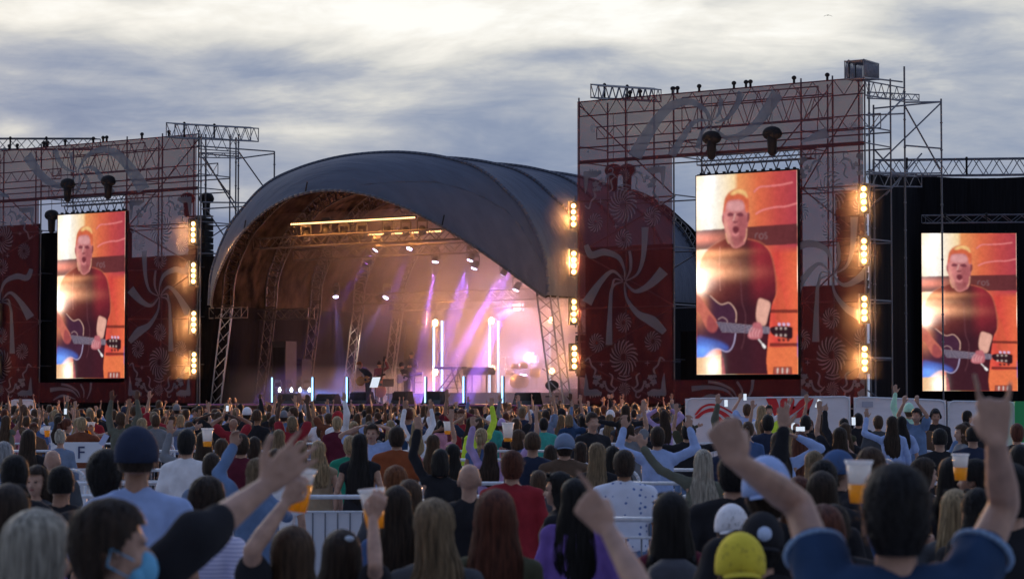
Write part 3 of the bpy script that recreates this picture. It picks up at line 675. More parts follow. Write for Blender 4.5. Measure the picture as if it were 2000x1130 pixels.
vs, fs = grid_mesh(rows2); ob('canopy_lining', mesh('lining', vs, [f[::-1] for f in fs], [M_lining], True), roof)
# side walls under the arch foot
for sg in (-1, 1):
    if sg < 0:
        r0 = [[Vector((sg * (8.6 + .6 * (1 - z / 5.8)), v_ + .02 * math.sin(v_ * 9), z)) for z in np.linspace(0, 5.9, 8)] for v_ in np.linspace(-.3, 13.5, 44)]
    else:
        r0 = [[Vector((sg * (8.6 + .6 * (1 - z / 5.8)), v_ + .02 * math.sin(v_ * 9), z)) for z in np.linspace(0, 5.82, 8)] for v_ in np.linspace(2.5, 13.5, 40)]
    vs, fs = grid_mesh(r0); ob('side_wall', mesh('side_wall', vs, fs, [M_drape], True), roof)
back = [Vector((p.x * 1.0, 12.6, p.z - .1)) for p in arch_pts(12.6, .95)]
ob('back_wall', mesh('back_wall', back + [Vector((9.2, 12.6, 5.7)), Vector((9.3, 12.6, 0)), Vector((-9.3, 12.6, 0)), Vector((-9.2, 12.6, 5.7))], [tuple(range(len(back) + 4))], [M_drape], False), roof)
# welts over the ribs
for v_, k, dz in zip(RV[:-1], RK, RD):
    b = MB(); pts = arch_pts(v_, k, dz, -.03); b.path(pts, .07, 8); b.build('rib_welt', M_tent, roof, True)
# visor: from the front rib down and forward to the opening edge
e_row = []
for s, z in prof:
    u_ = s / 8.6; e_row.append(Vector((s * .985, -.6 - 2.9 * max(0, 1 - u_ * u_) ** .8, 5.75 + 4.2 * (1 - u_ * u_))))
f_row = arch_pts(-.6); vrows = []
for k in range(13):
    f_ = k / 12; r_ = []
    for a, c in zip(f_row, e_row):
        p = a.lerp(c, f_); bul = math.sin(math.pi * f_) * .42 * max(0.0, 1 - abs(a.x) / 8.6) ** .5
        p = p + Vector((0, -bul * .8, bul * .75)); r_.append(p)
    vrows.append(r_)
vs, fs = grid_mesh(vrows); ob('visor', mesh('visor', vs, [f[::-1] for f in fs], [M_tent], True), roof)
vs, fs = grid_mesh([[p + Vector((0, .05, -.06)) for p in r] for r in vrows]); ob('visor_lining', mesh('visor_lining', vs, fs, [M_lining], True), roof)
b = MB(); b.path(e_row, .055, 8); b.build('visor_edge_tube', mat('edge_hem', (.06, .062, .075), .5), roof, True)
b = MB()
for s in (-.9, 5.2, -4.9):
    i = min(range(M_), key=lambda k: abs(prof[k][0] - s)); b.tube(e_row[i], e_row[i] + Vector((.15, -.05, .42)), .03)
b.build('strap', M_black, roof)
# seam that folds the visor
i0 = M_ // 2; b = MB(); fold = []
for k in range(10):
    f_ = k / 9; i = int(i0 + 2 + (M_ * .42) * f_); i = min(i, M_ - 1); j = int(12 - 9 * math.sin(math.pi * .5 * min(1, f_ * 1.25))); fold.append(vrows[max(1, min(12, j))][i])
b.path(fold, .03, 6); b.build('seam', M_tent, roof, True)
# arch trusses inside
M_tr = mat('arch_truss_metal', (.07, .06, .057), .5, .5, .2, 6)
for n_, v_ in enumerate((-.1, 2.6, 5.5, 8.4, 11.2)):
    a = arch_pts(v_, 1, 0, .25); c = arch_pts(v_, 1, 0, .85); a2 = [p + Vector((0, .5, 0)) for p in a]
    b = MB(); st = 2
    for q in (a, c, a2): b.path(q, .034, 6)
    for i in range(0, M_ - st, st):
        b.tube(a[i], c[i + st], .018, n=5); b.tube(c[i], a2[i + st], .018, n=5); b.tube(a2[i], a[i + st], .018, n=4); b.tube(c[i], a[i], .018, n=4)
    b.build('arch_truss', M_tr, roof)
    for sg in (-1, 1):       # legs, splayed
        ft = Vector((sg * 9.25, v_, 0)); b = MB(); tp = [Vector((abs(p.x) * sg, p.y, p.z)) for p in (a[0], c[0], a2[0])]
        ofs = [Vector((0, 0, 0)), Vector((-sg * .55, 0, 0)), Vector((0, .5, 0))]
        bt = [ft + o for o in ofs]; n = 11
        for k in range(3):
            b.tube(bt[k], tp[k], .036, n=7)
            for i in range(n):
                j = (k + 1) % 3; b.tube(bt[k].lerp(tp[k], i / n), bt[j].lerp(tp[j], (i + 1) / n), .018, n=5)
        b.build('arch_leg', M_alu if n_ == 0 else M_tr, roof)
for (v_, z, s0, s1) in ((.1, 8.55, -6.8, 6.3), (2.8, 8.2, -7, 7), (5.6, 6.4, -6, 6.5), (8.0, 6.2, -6, 6), (-.2, 5.7, -9, -7.2), (2.4, 5.7, -8.8, -5.8)):
    b = MB(); lattice(b, Vector((s0, v_, z)), Vector((s1, v_, z)), .42, .03, .5, w=.4, side=Vector((0, 1, 0))); b.build('cross_truss', M_tr, roof)
# ------------------------------------------------------------------ stage deck
DZ = 1.72
stage = thing('stage', 'low black stage platform under the arched roof', 'stage', CS, -PHI)
b = MB(); b.box((0, 6.0, DZ - .06), (18.2, 14.6, .12)); b.build('deck', M_deck, stage)
b = MB(); b.box((0, 6.0, (DZ - .12) / 2), (17.9, 14.3, DZ - .124)); b.build('skirt', M_skirt, stage)
b = MB(); b.box((0, -1.33, DZ - .03), (18.2, .05, .05)); b.build('edge_strip', mat('edge_trim', (.2, .08, .25), .4), stage)
def riser(s, v_, w, dp, h, label):
    t_ = thing('stage_riser', label, 'riser', F(CS, s, v_, DZ), -PHI)
    b = MB(); b.box((0, 0, h - .04), (w, dp, .08)); b.build('platform', M_deck, t_); b = MB(); b.box((0, 0, (h - .08) / 2), (w - .1, dp - .1, h - .084)); b.build('skirt', mat('riser_skirt', (.03, .03, .045), .8), t_)
riser(3.2, 4.4, 4.6, 2.4, .45, 'low dark riser carrying the two keyboards'); riser(5.6, 7.6, 3.2, 2.6, .6, 'dark riser carrying the drum kit in the smoke'); riser(-.8, 4.6, 3.4, 2.2, .42, 'low dark riser behind the guitar player')
# ------------------------------------------------------------------ lamps
def point(parent, loc, e, col, r=.15):
    l = bpy.data.lights.new('lamp_light', 'POINT'); l.energy = e; l.color = col; l.shadow_soft_size = r
    o = bpy.data.objects.new('lamp_light', l); C.objects.link(o); o.parent = parent; o.location = loc; return o
def spot(parent, loc, d, e, col, ang, blend=.3, r=.08):
    l = bpy.data.lights.new('beam_light', 'SPOT'); l.energy = e; l.color = col; l.spot_size = R(ang); l.spot_blend = blend; l.shadow_soft_size = r
    o = bpy.data.objects.new('beam_light', l); C.objects.link(o); o.parent = parent; o.location = loc; o.rotation_mode = 'QUATERNION'; o.rotation_quaternion = (-Vector(d)).to_track_quat('Z', 'Y'); return o
BM = None
def blinder(p, label, e=60, light=True):
    """upright bar of four warm lamps in a dark housing, facing the crowd"""
    t_ = thing('blinder_lamp', label, 'stage lamp', p, -PHI * .5, 'warm lamp bars facing the crowd')
    b = MB(); b.box((0, .09, 0), (.34, .14, 1.04)); b.box((.19, .02, 0), (.03, .2, 1.04)); b.box((-.19, .02, 0), (.03, .2, 1.04)); b.build('housing', M_lamp_body, t_)
    for k in range(4):
        b = MB(); b.loft([(0, 0, 0, .062, .062), (0, 0, .03, .05, .05)], 14); o = b.build('lamp_bulb', M_blind, t_, True, (0, -.02, -.345 + .23 * k)); o.rotation_euler = (math.pi / 2, 0, 0)
        b = MB(); b.loft([(0, 0, 0, .108, .108), (0, 0, .03, .09, .09)], 18); q_ = b.build('halo_ring', M_amber, o, True, (0, 0, -.035))  # glowing amber ring stands in for the halo round each bulb
    b = MB(); b.tube((0, .2, -.6), (0, .2, .75), .03); b.build('hanging_pole', M_scaf, t_)
    if light: point(t_, (0, -.35, 0), 14, (1, .62, .28), .2); spot(t_, (0, -.15, 0), (0, -1, -.22), e, (1, .44, .16), 100, .6, .15)
for (px, dd, ys, w_) in ((1687, 83.2, (388, 490, 602, 700), 'column on the right edge of the right tower'), (1120, 90.6, (420, 513, 607, 697), 'column between the stage and the right tower'), (377, 101.2, (453, 533, 628, 708), 'column on the inner edge of the left tower')):
    for y, o_ in zip(ys, ('top', 'second', 'third', 'lowest')): blinder(P(px + (y - 388) * .006, y, dd), f'{o_} warm lamp bar of the {w_}', 9000)
blinder(P(-6, 615, 108), 'warm lamp bar glowing at the left picture edge, upper', 9000); blinder(P(-6, 715, 108), 'warm lamp bar glowing at the left picture edge, lower', 9000)
def light_bar(s0, s1, v_, z, label):
    t_ = thing('light_bar', label, 'light bar', F(CS, s0, v_, z), -PHI); L_ = s1 - s0; n = int(L_ / .11)
    b = MB(); b.box((L_ / 2, .06, .02), (L_, .09, .12)); b.build('housing', M_lamp_body, t_)
    b = MB()
    for k in range(n): b.ell(((k + .5) * L_ / n, -.01, -.01), (.036, .036, .036), 8, 6)
    b.build('lamp_strip', M_bar, t_, True)
    for k in range(3):
        l = bpy.data.lights.new('bar_light', 'AREA'); l.shape = 'RECTANGLE'; l.size = L_ / 3; l.size_y = .1; l.energy = 42; l.color = (1, .36, .09)
        o = bpy.data.objects.new('bar_light', l); C.objects.link(o); o.parent = t_; o.location = (L_ * (k + .5) / 3, -.1, -.1); o.rotation_euler = (R(35), 0, 0)
light_bar(-4.7, 1.8, .02, 9.05, 'long dotted row of warm lamps under the front of the stage roof'); light_bar(-2.9, 0.95, 2.8, 8.7, 'shorter dotted row of warm lamps deeper under the stage roof')
def moving_head(p, aim, label, on=True, e=700, col=(.45, .25, 1), ang=9, lens=None, k=1.0):
    t_ = thing('stage_spotlight', label, 'spotlight', p, 0, 'moving spotlights')
    d = (Vector(aim) - Vector(p)).normalized(); q = d.to_track_quat('Z', 'Y')
    b = MB(); b.box((0, 0, .42 * k), (.3 * k, .3 * k, .14 * k)); b.build('base', M_lamp_body, t_)
    b = MB(); b.box((.17 * k, 0, .2 * k), (.05 * k, .16 * k, .4 * k)); b.box((0, 0, .36 * k), (.34 * k, .14 * k, .05 * k)); b.box((-.17 * k, 0, .2 * k), (.05 * k, .16 * k, .4 * k)); b.build('yoke', M_lamp_body, t_)
    b = MB(); b.loft([(0, 0, -.2 * k, .09 * k, .09 * k), (0, 0, -.1 * k, .13 * k, .13 * k), (0, 0, .14 * k, .14 * k, .14 * k)], 14); o = b.build('head', M_lamp_body, t_, True); o.rotation_mode = 'QUATERNION'; o.rotation_quaternion = q
    if on:
        e = e * 24
        b = MB(); b.ell((0, 0, .14 * k), (.125 * k, .125 * k, .03), 14, 6); o = b.build('lens', lens or M_spot, t_, True); o.rotation_mode = 'QUATERNION'; o.rotation_quaternion = q
        spot(t_, d * .24, d, e, col, ang)
def onstage(px, py, v_):
    """point on the sight line (px,py) at upstage depth v_ in the stage frame"""
    r_ = ray(px, py); o = Vector((0, 0, CAMZ)); k = ((CS - o).dot(V) + v_) / r_.dot(V); return o + r_ * k
for (px, py, v_, ax, ay, av, e, ang, w_) in (
    (737, 483, 3.0, 655, 600, 1.8, 900, 10, 'violet spotlight just below the left part of the upper lamp rows'), (801, 480, 3.0, 760, 600, 1.5, 500, 10, 'violet spotlight below the middle of the lamp rows, aimed down left'),
    (851, 505, 3.4, 815, 740, 2.2, 2600, 8, 'violet spotlight beaming steeply down to the left of the tall tubes'), (920, 502, 4.0, 815, 800, 2, 1800, 9, 'upper one of the paired violet spotlights near the visor edge'),
    (928, 518, 4.4, 850, 740, 3, 1800, 9, 'lower one of the paired violet spotlights near the visor edge'), (655, 574, 7.0, 668, 740, 6.0, 900, 12, 'blue-white spotlight left of centre, shining straight down'),
    (756, 576, 7.2, 700, 680, 5.5, 700, 12, 'blue-white spotlight at the centre, shining down left')):
    moving_head(onstage(px, py, v_), onstage(ax, ay, av), w_, True, e, (.26, .10, 1) if py < 560 else (.3, .3, 1), ang)
moving_head(onstage(611, 578, 6.0), onstage(660, 640, 7.5), 'small white spotlight at the left inside the roof', True, 300, (1, .9, .7), 30, emi('white_lens', (1, .95, .85), 9), .7)
for (px, py, v_, w_) in ((598, 462, .6, 'first'), (637, 452, .6, 'second'), (672, 460, .8, 'third'), (707, 460, .9, 'fourth'), (757, 452, 1.2, 'fifth'), (793, 454, 1.5, 'sixth'), (825, 452, 1.5, 'seventh')):
    moving_head(onstage(px, py, v_), onstage(px + 10, py + 300, v_ - 1), f'unlit spotlight hanging under the front truss, {w_} from the left', False, k=1.15)
# beams from beyond the right edge of the visor
for i, (px, py, ax, ay, w_) in enumerate(((985, 530, 880, 720, 'upper left'), (1010, 560, 935, 720, 'lower right'), (1000, 500, 925, 760, 'highest'))):
    moving_head(onstage(px, py, 2.5 + i * 2), onstage(ax, ay, 2.2 + i), f'violet spotlight half hidden by the visor on the right, {w_} one', True, 2600, (.30, .11, 1), 10)
# floor lamps at the left of the deck
for i, px in enumerate((542, 565, 582, 600)):
    moving_head(onstage(px, 760, 1.0 + .8 * i), onstage(760, 790, 1.5 + .8 * i), f'blue floor spotlight at the left of the deck, number {("one","two","three","four")[i]} from the left', True, 130, (.12, .28, 1), 16, emi('blue_lens', (.75, .88, 1), 9), .8)
def tube_light(p, h, label, parent_h=0.0, w=.05, em=None):
    t_ = thing('tube_light', label, 'tube light', p, -PHI, 'upright glowing tubes')
    b = MB(); b.tube((0, -.03, .06), (0, -.03, h), w * .62, n=10); b.build('tube', em or M_tube, t_, True)
    b = MB(); b.box((0, .04, h / 2), (w * 1.6, .05, h)); b.box((0, .02, .02), (.3, .3, .04)); b.build('stand', M_black, t_)
TN = ('left end', 'just right of the floor spotlights', 'left of the bent singer', 'left of the keyboards', 'in front of the box keyboard', 'right of the keyboards')
for k, px in enumerate((532, 611, 678, 831, 906, 982)):
    p = onstage(px, 788, -1.0); h = (P(px, 738, p.y) - P(px, 789, p.y)).z; p.z = DZ
    tube_light(p, 1.06, 'short glowing tube on the stage front ' + TN[k]); 
    point(bpy.data.objects[-1] if False else C.objects[-3], (0, -.2, .6), 12, (.35, .6, 1), .1)
for (px, y0, v_, w_) in ((848, 627, 6.0, 'left tube of the tall pair behind the keyboard stand'), (864, 627, 6.2, 'right tube of the tall pair behind the keyboard stand'), (957, 630, 7.5, 'left tube of the tall pair behind the drums'), (974, 627, 7.5, 'right tube of the tall pair behind the drums'), (1075, 650, 8.6, 'faint tall tube in the smoke near the right leg')):
    p = onstage(px, 775, v_); top = onstage(px, y0, v_); p.z = DZ + .02; tube_light(p, top.z - DZ, w_, 0, .075)
for (px, py, v_, e, w_) in ((850, 630, 5.6, 700, 'round warm lamp on top of the tall tube pair left of the drums'), (960, 626, 7.2, 800, 'round warm lamp on top of the tall tubes behind the drums'), (850, 726, 5.6, 500, 'round warm lamp low behind the keyboard stand'), (962, 720, 7.0, 300, 'round warm lamp low behind the drum kit'), (1078, 724, 8.0, 250, 'round warm lamp in the smoke at the right of the stage'), (1076, 625, 8.0, 250, 'round warm lamp high by the right roof leg')):
    p = onstage(px, py, v_); t_ = thing('stage_lamp', w_, 'stage lamp', p, -PHI, 'round warm lamps in the smoke')
    b = MB(); b.ell((0, 0, 0), (.13, .07, .13), 14, 10); b.build('bulb', M_blind, t_, True)
    b = MB(); b.loft([(0, 0, 0, .19, .19), (0, 0, .14, .15, .15), (0, 0, .2, .05, .05)], 16); o = b.build('housing', M_lamp_body, t_, True, (0, .02, 0)); o.rotation_euler = (-math.pi / 2, 0, 0)
    b = MB(); b.tube((0, .12, -.1), (0, .12, DZ - p.z), .025); b.build('stand', M_black, t_)
    point(t_, (0, -.3, 0), e * .8, (1, .38, .10), .12)
for k, (px, py, v_, e, c_) in enumerate(((1010, 600, 9.5, 1500, (1, .5, .55)), (1040, 700, 9.5, 1500, (.75, .5, 1)))):
    p = onstage(px, py, v_); t_ = thing('wash_light', ('pink', 'lilac')[k] + ' wash lamp hidden in the bright smoke at the back right of the stage', 'stage lamp', p, -PHI)
    b = MB(); b.box((0, .1, 0), (.4, .2, .3)); b.build('housing', M_lamp_body, t_); b = MB(); b.box((0, -.01, 0), (.34, .01, .24)); b.build('lens', emi('wash_lens', c_, 6), t_); point(t_, (0, -.3, 0), e * .9, c_, .3)
# ------------------------------------------------------------------ smoke inside the roof
def smoke():
    m = bpy.data.materials.new('stage_smoke'); m.use_nodes = True; t = m.node_tree; t.nodes.clear()
    o = N(t, 'ShaderNodeOutputMaterial'); pv = N(t, 'ShaderNodeVolumePrincipled'); pv.inputs['Color'].default_value = (.9, .88, .9, 1); pv.inputs['Anisotropy'].default_value = .15
    c = N(t, 'ShaderNodeTexCoord'); s_ = N(t, 'ShaderNodeSeparateXYZ'); t.links.new(c.outputs['Object'], s_.inputs[0])
    nz = N(t, 'ShaderNodeTexNoise'); nz.inputs['Scale'].default_value = .42; nz.inputs['Detail'].default_value = 4; t.links.new(c.outputs['Object'], nz.inputs['Vector'])
    # density shaped for the glow: thick right, thin left, extra near roof and floor
    def g(axis, c0, w): 
        d = mth(t, 'MULTIPLY', mth(t, 'SUBTRACT', s_.outputs[axis], c0), 1 / w); return mth(t, 'MULTIPLY', d, d)
    r2 = mth(t, 'ADD', mth(t, 'ADD', g(0, 6.3, 4.2), g(1, 7.5, 5.0)), g(2, 3.6, 3.4))
    mr = N(t, 'ShaderNodeMapRange'); mr.interpolation_type = 'SMOOTHSTEP'; t.links.new(s_.outputs[0], mr.inputs[0]); mr.inputs[1].default_value = 0.0; mr.inputs[2].default_value = 6.0; mr.inputs[3].default_value = .004; mr.inputs[4].default_value = .085
    mz = N(t, 'ShaderNodeMapRange'); mz.interpolation_type = 'SMOOTHSTEP'; t.links.new(s_.outputs[2], mz.inputs[0]); mz.inputs[1].default_value = 2.8; mz.inputs[2].default_value = 8.0; mz.inputs[3].default_value = .002; mz.inputs[4].default_value = .036
    mq = N(t, 'ShaderNodeMapRange'); mq.interpolation_type = 'SMOOTHSTEP'; t.links.new(s_.outputs[0], mq.inputs[0]); mq.inputs[1].default_value = -6.5; mq.inputs[2].default_value = .5; mq.inputs[3].default_value = .15; mq.inputs[4].default_value = 1.0
    nc = N(t, 'ShaderNodeMapRange'); t.links.new(nz.outputs['Fac'], nc.inputs[0]); nc.inputs[1].default_value = .36; nc.inputs[2].default_value = .62; nc.inputs[3].default_value = .25; nc.inputs[4].default_value = 1.7
    lf = N(t, 'ShaderNodeMapRange'); lf.interpolation_type = 'SMOOTHSTEP'; t.links.new(s_.outputs[2], lf.inputs[0]); lf.inputs[1].default_value = 3.6; lf.inputs[2].default_value = 2.2; lf.inputs[3].default_value = 0; lf.inputs[4].default_value = .045
    dens_x = mth(t, 'MAXIMUM', lf.outputs[0], mth(t, 'MAXIMUM', mr.outputs[0], mth(t, 'MULTIPLY', mz.outputs[0], mq.outputs[0])))
    dn = mth(t, 'MULTIPLY', mth(t, 'EXPONENT', mth(t, 'MULTIPLY', r2, -1)), mth(t, 'MULTIPLY_ADD', mth(t, 'SUBTRACT', nz.outputs['Fac'], .38, clamp=True), 2.0, .05))
    t.links.new(mth(t, 'MULTIPLY_ADD', nc.outputs[0], dens_x, dn), pv.inputs['Density']); t.links.new(pv.outputs[0], o.inputs['Volume']); return m
rr = []
for v_ in (-1.2, 12.4):
    for s, z in prof[::3]: rr.append(Vector((s * .94, v_, 5.8 + (z - 5.8) * .86 - (1.9 if v_ < 0 else 0) * (1 - abs(s) / 8.6))))
    rr.append(Vector((8.0, v_, DZ + .01))); rr.append(Vector((-8.0, v_, DZ + .01)))
K = len(rr) // 2
fs = [tuple(range(K))[::-1], tuple(range(K, 2 * K))] + [(i, (i + 1) % K, K + (i + 1) % K, K + i) for i in range(K)]
sm = ob('stage_smoke', mesh('stage_smoke', rr, fs, [smoke()], False)); sm.location = CS; sm.rotation_euler = (0, 0, -PHI); tag(sm, 'lit haze and smoke drifting under the stage roof, densest on the right', 'smoke', kind='stuff')

# fog added round the tower lamp columns to give them a soft glow
def fog_mat():
    m = bpy.data.materials.new('glow_fog'); m.use_nodes = True; t = m.node_tree; t.nodes.clear(); o = N(t, 'ShaderNodeOutputMaterial'); pv = N(t, 'ShaderNodeVolumePrincipled')
    pv.inputs['Color'].default_value = (1, .93, .85, 1); pv.inputs['Anisotropy'].default_value = .0
    c = N(t, 'ShaderNodeTexCoord'); s_ = N(t, 'ShaderNodeSeparateXYZ'); t.links.new(c.outputs['Object'], s_.inputs[0])
    r2 = mth(t, 'ADD', mth(t, 'MULTIPLY', s_.outputs[0], s_.outputs[0]), mth(t, 'MULTIPLY', s_.outputs[1], s_.outputs[1]))
    t.links.new(mth(t, 'MULTIPLY', mth(t, 'EXPONENT', mth(t, 'MULTIPLY', r2, -3.2)), .020), pv.inputs['Density']); t.links.new(pv.outputs[0], o.inputs['Volume']); return m
M_fog = fog_mat()
for px, dd, w_ in ((1688, 83.2, 'on the right edge of the right tower'), (1120, 90.6, 'between the stage and the right tower'), (377, 101.2, 'on the inner edge of the left tower')):
    a = P(px, 740, dd); c = P(px, 360 if px > 400 else 425, dd); b = MB(); b.loft([(0, 0, 0, 1.2, 1.2), (0, 0, c.z - a.z, 1.2, 1.2)], 20)
    tag(b.build('glow_fog', M_fog, None, False, a - V * .35), 'added glow fog round the lamp column ' + w_, 'fog', kind='stuff')
# ------------------------------------------------------------------ people: body, clothes and hair meshes
def skinm(n, c): return mat(n, tuple(k * .78 for k in c), .55, 0, .22, 17, .12, spec=.3)
SK = {'pale': skinm('pale_skin', (.50, .30, .22)), 'tan': skinm('tan_skin', (.40, .22, .15)), 'olive': skinm('olive_skin', (.33, .18, .11)), 'dark': skinm('dark_skin', (.11, .055, .035))}
def hairm(n, c, tr=.22):
    m = bpy.data.materials.new(n); m.use_nodes = True; t = m.node_tree; b = t.nodes['Principled BSDF']; o = t.nodes['Material Output']
    tc_ = N(t, 'ShaderNodeTexCoord'); mp = N(t, 'ShaderNodeMapping'); mp.inputs['Scale'].default_value = (70, 70, 5); nz = N(t, 'ShaderNodeTexNoise'); nz.inputs['Scale'].default_value = 1; nz.inputs['Detail'].default_value = 3
    t.links.new(tc_.outputs['Object'], mp.inputs[0]); t.links.new(mp.outputs[0], nz.inputs['Vector'])
    cr = ramp(t, nz.outputs['Fac'], [(.3, tuple(k * .4 for k in c)), (.7, tuple(min(1, k * 1.5) for k in c))]); t.links.new(cr, b.inputs['Base Color'])
    b.inputs['Roughness'].default_value = .58; b.inputs['Specular IOR Level'].default_value = .25
    bp = N(t, 'ShaderNodeBump'); bp.inputs['Strength'].default_value = .5; bp.inputs['Distance'].default_value = .01; t.links.new(nz.outputs['Fac'], bp.inputs['Height']); t.links.new(bp.outputs[0], b.inputs['Normal'])
    tr_ = N(t, 'ShaderNodeBsdfTranslucent'); t.links.new(cr, tr_.inputs[0]); mx_ = N(t, 'ShaderNodeMixShader'); mx_.inputs[0].default_value = tr
    t.links.new(b.outputs[0], mx_.inputs[1]); t.links.new(tr_.outputs[0], mx_.inputs[2]); t.links.new(mx_.outputs[0], o.inputs[0]); return m
HR = {'black': hairm('black_hair', (.014, .012, .012)), 'darkbrown': hairm('dark_brown_hair', (.035, .022, .015)), 'brown': hairm('brown_hair', (.075, .043, .025)), 'ginger': hairm('ginger_hair', (.20, .075, .03)),
      'auburn': hairm('auburn_hair', (.11, .035, .02)), 'blonde': hairm('blonde_hair', (.34, .25, .14)), 'darkblonde': hairm('dark_blonde_hair', (.20, .14, .08)), 'grey': hairm('grey_hair', (.26, .26, .27)), 'ashblonde': hairm('ash_blonde_hair', (.36, .33, .27))}
def clothm(n, c): return mat(n, c, .92, 0, .14, 9, .35, spec=.2, coords='Object')
CL_ = {'black': (.018, .018, .022), 'navy': (.022, .03, .06), 'light blue': (.30, .40, .66), 'blue': (.06, .11, .24), 'denim': (.12, .19, .33), 'white': (.70, .70, .74), 'grey': (.17, .18, .20), 'dark grey': (.06, .065, .075), 'dark blue': (.020, .046, .105),
       'red': (.26, .02, .03), 'maroon': (.10, .015, .03), 'orange': (.24, .065, .025), 'rust': (.16, .055, .03), 'green': (.02, .22, .14), 'teal': (.05, .32, .28), 'olive': (.055, .055, .032), 'brown': (.10, .065, .045), 'tan': (.32, .24, .16),
       'purple': (.16, .09, .32), 'lilac': (.38, .28, .50), 'pink': (.50, .22, .30), 'yellow': (.62, .50, .05), 'lime': (.55, .75, .06), 'mint': (.40, .66, .50), 'grey blue': (.16, .21, .31), 'khaki': (.11, .115, .09)}
CM = {k: clothm(k.replace(' ', '_') + '_cloth', v) for k, v in CL_.items()}
M_eye = mat('eye_dark', (.02, .015, .015), .3); M_lip = mat('lip_tone', (.26, .08, .07), .6)
def dotcloth():
    m = CM['white'].copy(); m.name = 'white_cloth_with_small_blue_motifs'; t = m.node_tree; b = [n for n in t.nodes if n.type == 'BSDF_PRINCIPLED'][0]
    c = N(t, 'ShaderNodeTexCoord'); vo = N(t, 'ShaderNodeTexVoronoi'); vo.inputs['Scale'].default_value = 19; vo.inputs['Randomness'].default_value = .45; t.links.new(c.outputs['Object'], vo.inputs['Vector'])
    cr = ramp(t, vo.outputs['Distance'], [(.0, (.07, .13, .33)), (.22, (.12, .2, .45)), (.27, (.62, .66, .78))]); t.links.new(cr, b.inputs['Base Color']); return m
CM['dotted white'] = dotcloth()
def stripecloth():
    m = clothm('fine_striped_cloth', (.55, .55, .7)); t = m.node_tree; b = [n for n in t.nodes if n.type == 'BSDF_PRINCIPLED'][0]
    c = N(t, 'ShaderNodeTexCoord'); wv = N(t, 'ShaderNodeTexWave'); wv.inputs['Scale'].default_value = 14; wv.bands_direction = 'Z'; t.links.new(c.outputs['Object'], wv.inputs['Vector'])
    t.links.new(ramp(t, wv.outputs['Fac'], [(.4, (.62, .60, .74)), (.6, (.42, .42, .60))]), b.inputs['Base Color']); return m
CM['striped'] = stripecloth()
def evalmods(b, voxel, smooth, disp=None):
    me = bpy.data.meshes.new('tmp'); me.from_pydata(b.v, [], b.f); o = bpy.data.objects.new('tmp', me); C.objects.link(o)
    r = o.modifiers.new('r', 'REMESH'); r.mode = 'VOXEL'; r.voxel_size = voxel; r.use_smooth_shade = True
    if smooth: s_ = o.modifiers.new('s', 'SMOOTH'); s_.factor = .5; s_.iterations = smooth
    dg = bpy.context.evaluated_depsgraph_get(); out = bpy.data.meshes.new_from_object(o.evaluated_get(dg)); bpy.data.objects.remove(o); bpy.data.meshes.remove(me)
    if disp:
        out.update(); n = len(out.vertices); co = np.empty(n * 3, np.float32); out.vertices.foreach_get('co', co); no = np.empty(n * 3, np.float32); out.vertex_normals.foreach_get('vector', no)
        co = co.reshape(-1, 3); no = no.reshape(-1, 3); amp, fx, fz, sd = disp
        d = np.array([mnoise.noise(Vector((c[0] * fx + sd, c[1] * fx, c[2] * fz))) + .5 * mnoise.noise(Vector((c[0] * fx * 2.3, c[1] * fx * 2 + sd, c[2] * fz * 2.4))) for c in co])
        co += no * (d * amp)[:, None]; out.vertices.foreach_set('co', co.ravel())
    out.polygons.foreach_set('use_smooth', [True] * len(out.polygons)); return out
FB = {'open': [(4, 6, 4)] * 4, 'relax': [(18, 24, 14), (22, 28, 16), (26, 30, 18), (30, 34, 20)], 'fist': [(80, 95, 60)] * 4, 'hold': [(38, 42, 28)] * 4,
      'point': [(2, 3, 2), (80, 95, 60), (84, 95, 60), (86, 95, 60)], 'horn': [(-4, 4, 2), (84, 95, 60), (84, 95, 60), (-6, 6, 4)]}
def hand(b, w, d, nrm, side, kind, k=1.0, fat=1.0):
    """palm, four bent fingers and a thumb that leaves the side of the palm. d: along the fingers, nrm: palm normal (fingers curl to it), side: towards the thumb"""
    w = Vector(w); d = Vector(d).normalized(); nrm = (Vector(nrm) - d * Vector(nrm).dot(d)).normalized(); t_ = Vector(side); t_ = (t_ - d * t_.dot(d) - nrm * t_.dot(nrm)).normalized()
    f = lambda a, c, e=0: w + d * a * k + t_ * c * k + nrm * e * k
    kn = [(.088, .030), (.092, .010), (.088, -.011), (.080, -.030)]; ln = [.072, .080, .074, .058]
    for (a, c) in kn: b.limb(f(.012, c * .55), f(a, c), .0165 * k, .0135 * k, 8)
    b.ell(f(.05, 0), (.02 * k,) * 3, 8, 6)
    for i, ((a, c), L) in enumerate(zip(kn, ln)):
        be = FB[kind][i]; p = f(a, c); spread = (.16, .04, -.07, -.2)[i] * (1 if kind in ('open', 'horn') else .25); dirn = (d + t_ * spread).normalized(); ang = 0; r_ = .0092 * k * fat
        for s_, seg in enumerate((.46, .30, .24)):
            ang += R(be[s_]); v_ = dirn * math.cos(ang) + nrm * math.sin(ang); q = p + v_ * L * seg * k; b.limb(p, q, r_, r_ * .9, 8); p = q; r_ *= .9
    base = f(.022, .026, .006); 
    if kind in ('fist', 'point', 'horn'): m1 = f(.052, .040, .026); m2 = f(.072, .018, .036); e = f(.078, -.004, .038)
    elif kind == 'hold': m1 = f(.045, .048, .022); m2 = f(.068, .048, .048); e = f(.088, .038, .064)
    else: m1 = f(.046, .056, .006); m2 = f(.074, .074, .010); e = f(.096, .082, .012)
    b.limb(base, m1, .0165 * k, .013 * k, 8); b.limb(m1, m2, .012 * k, .0105 * k * fat, 8); b.limb(m2, e, .0105 * k * fat, .009 * k * fat, 8)
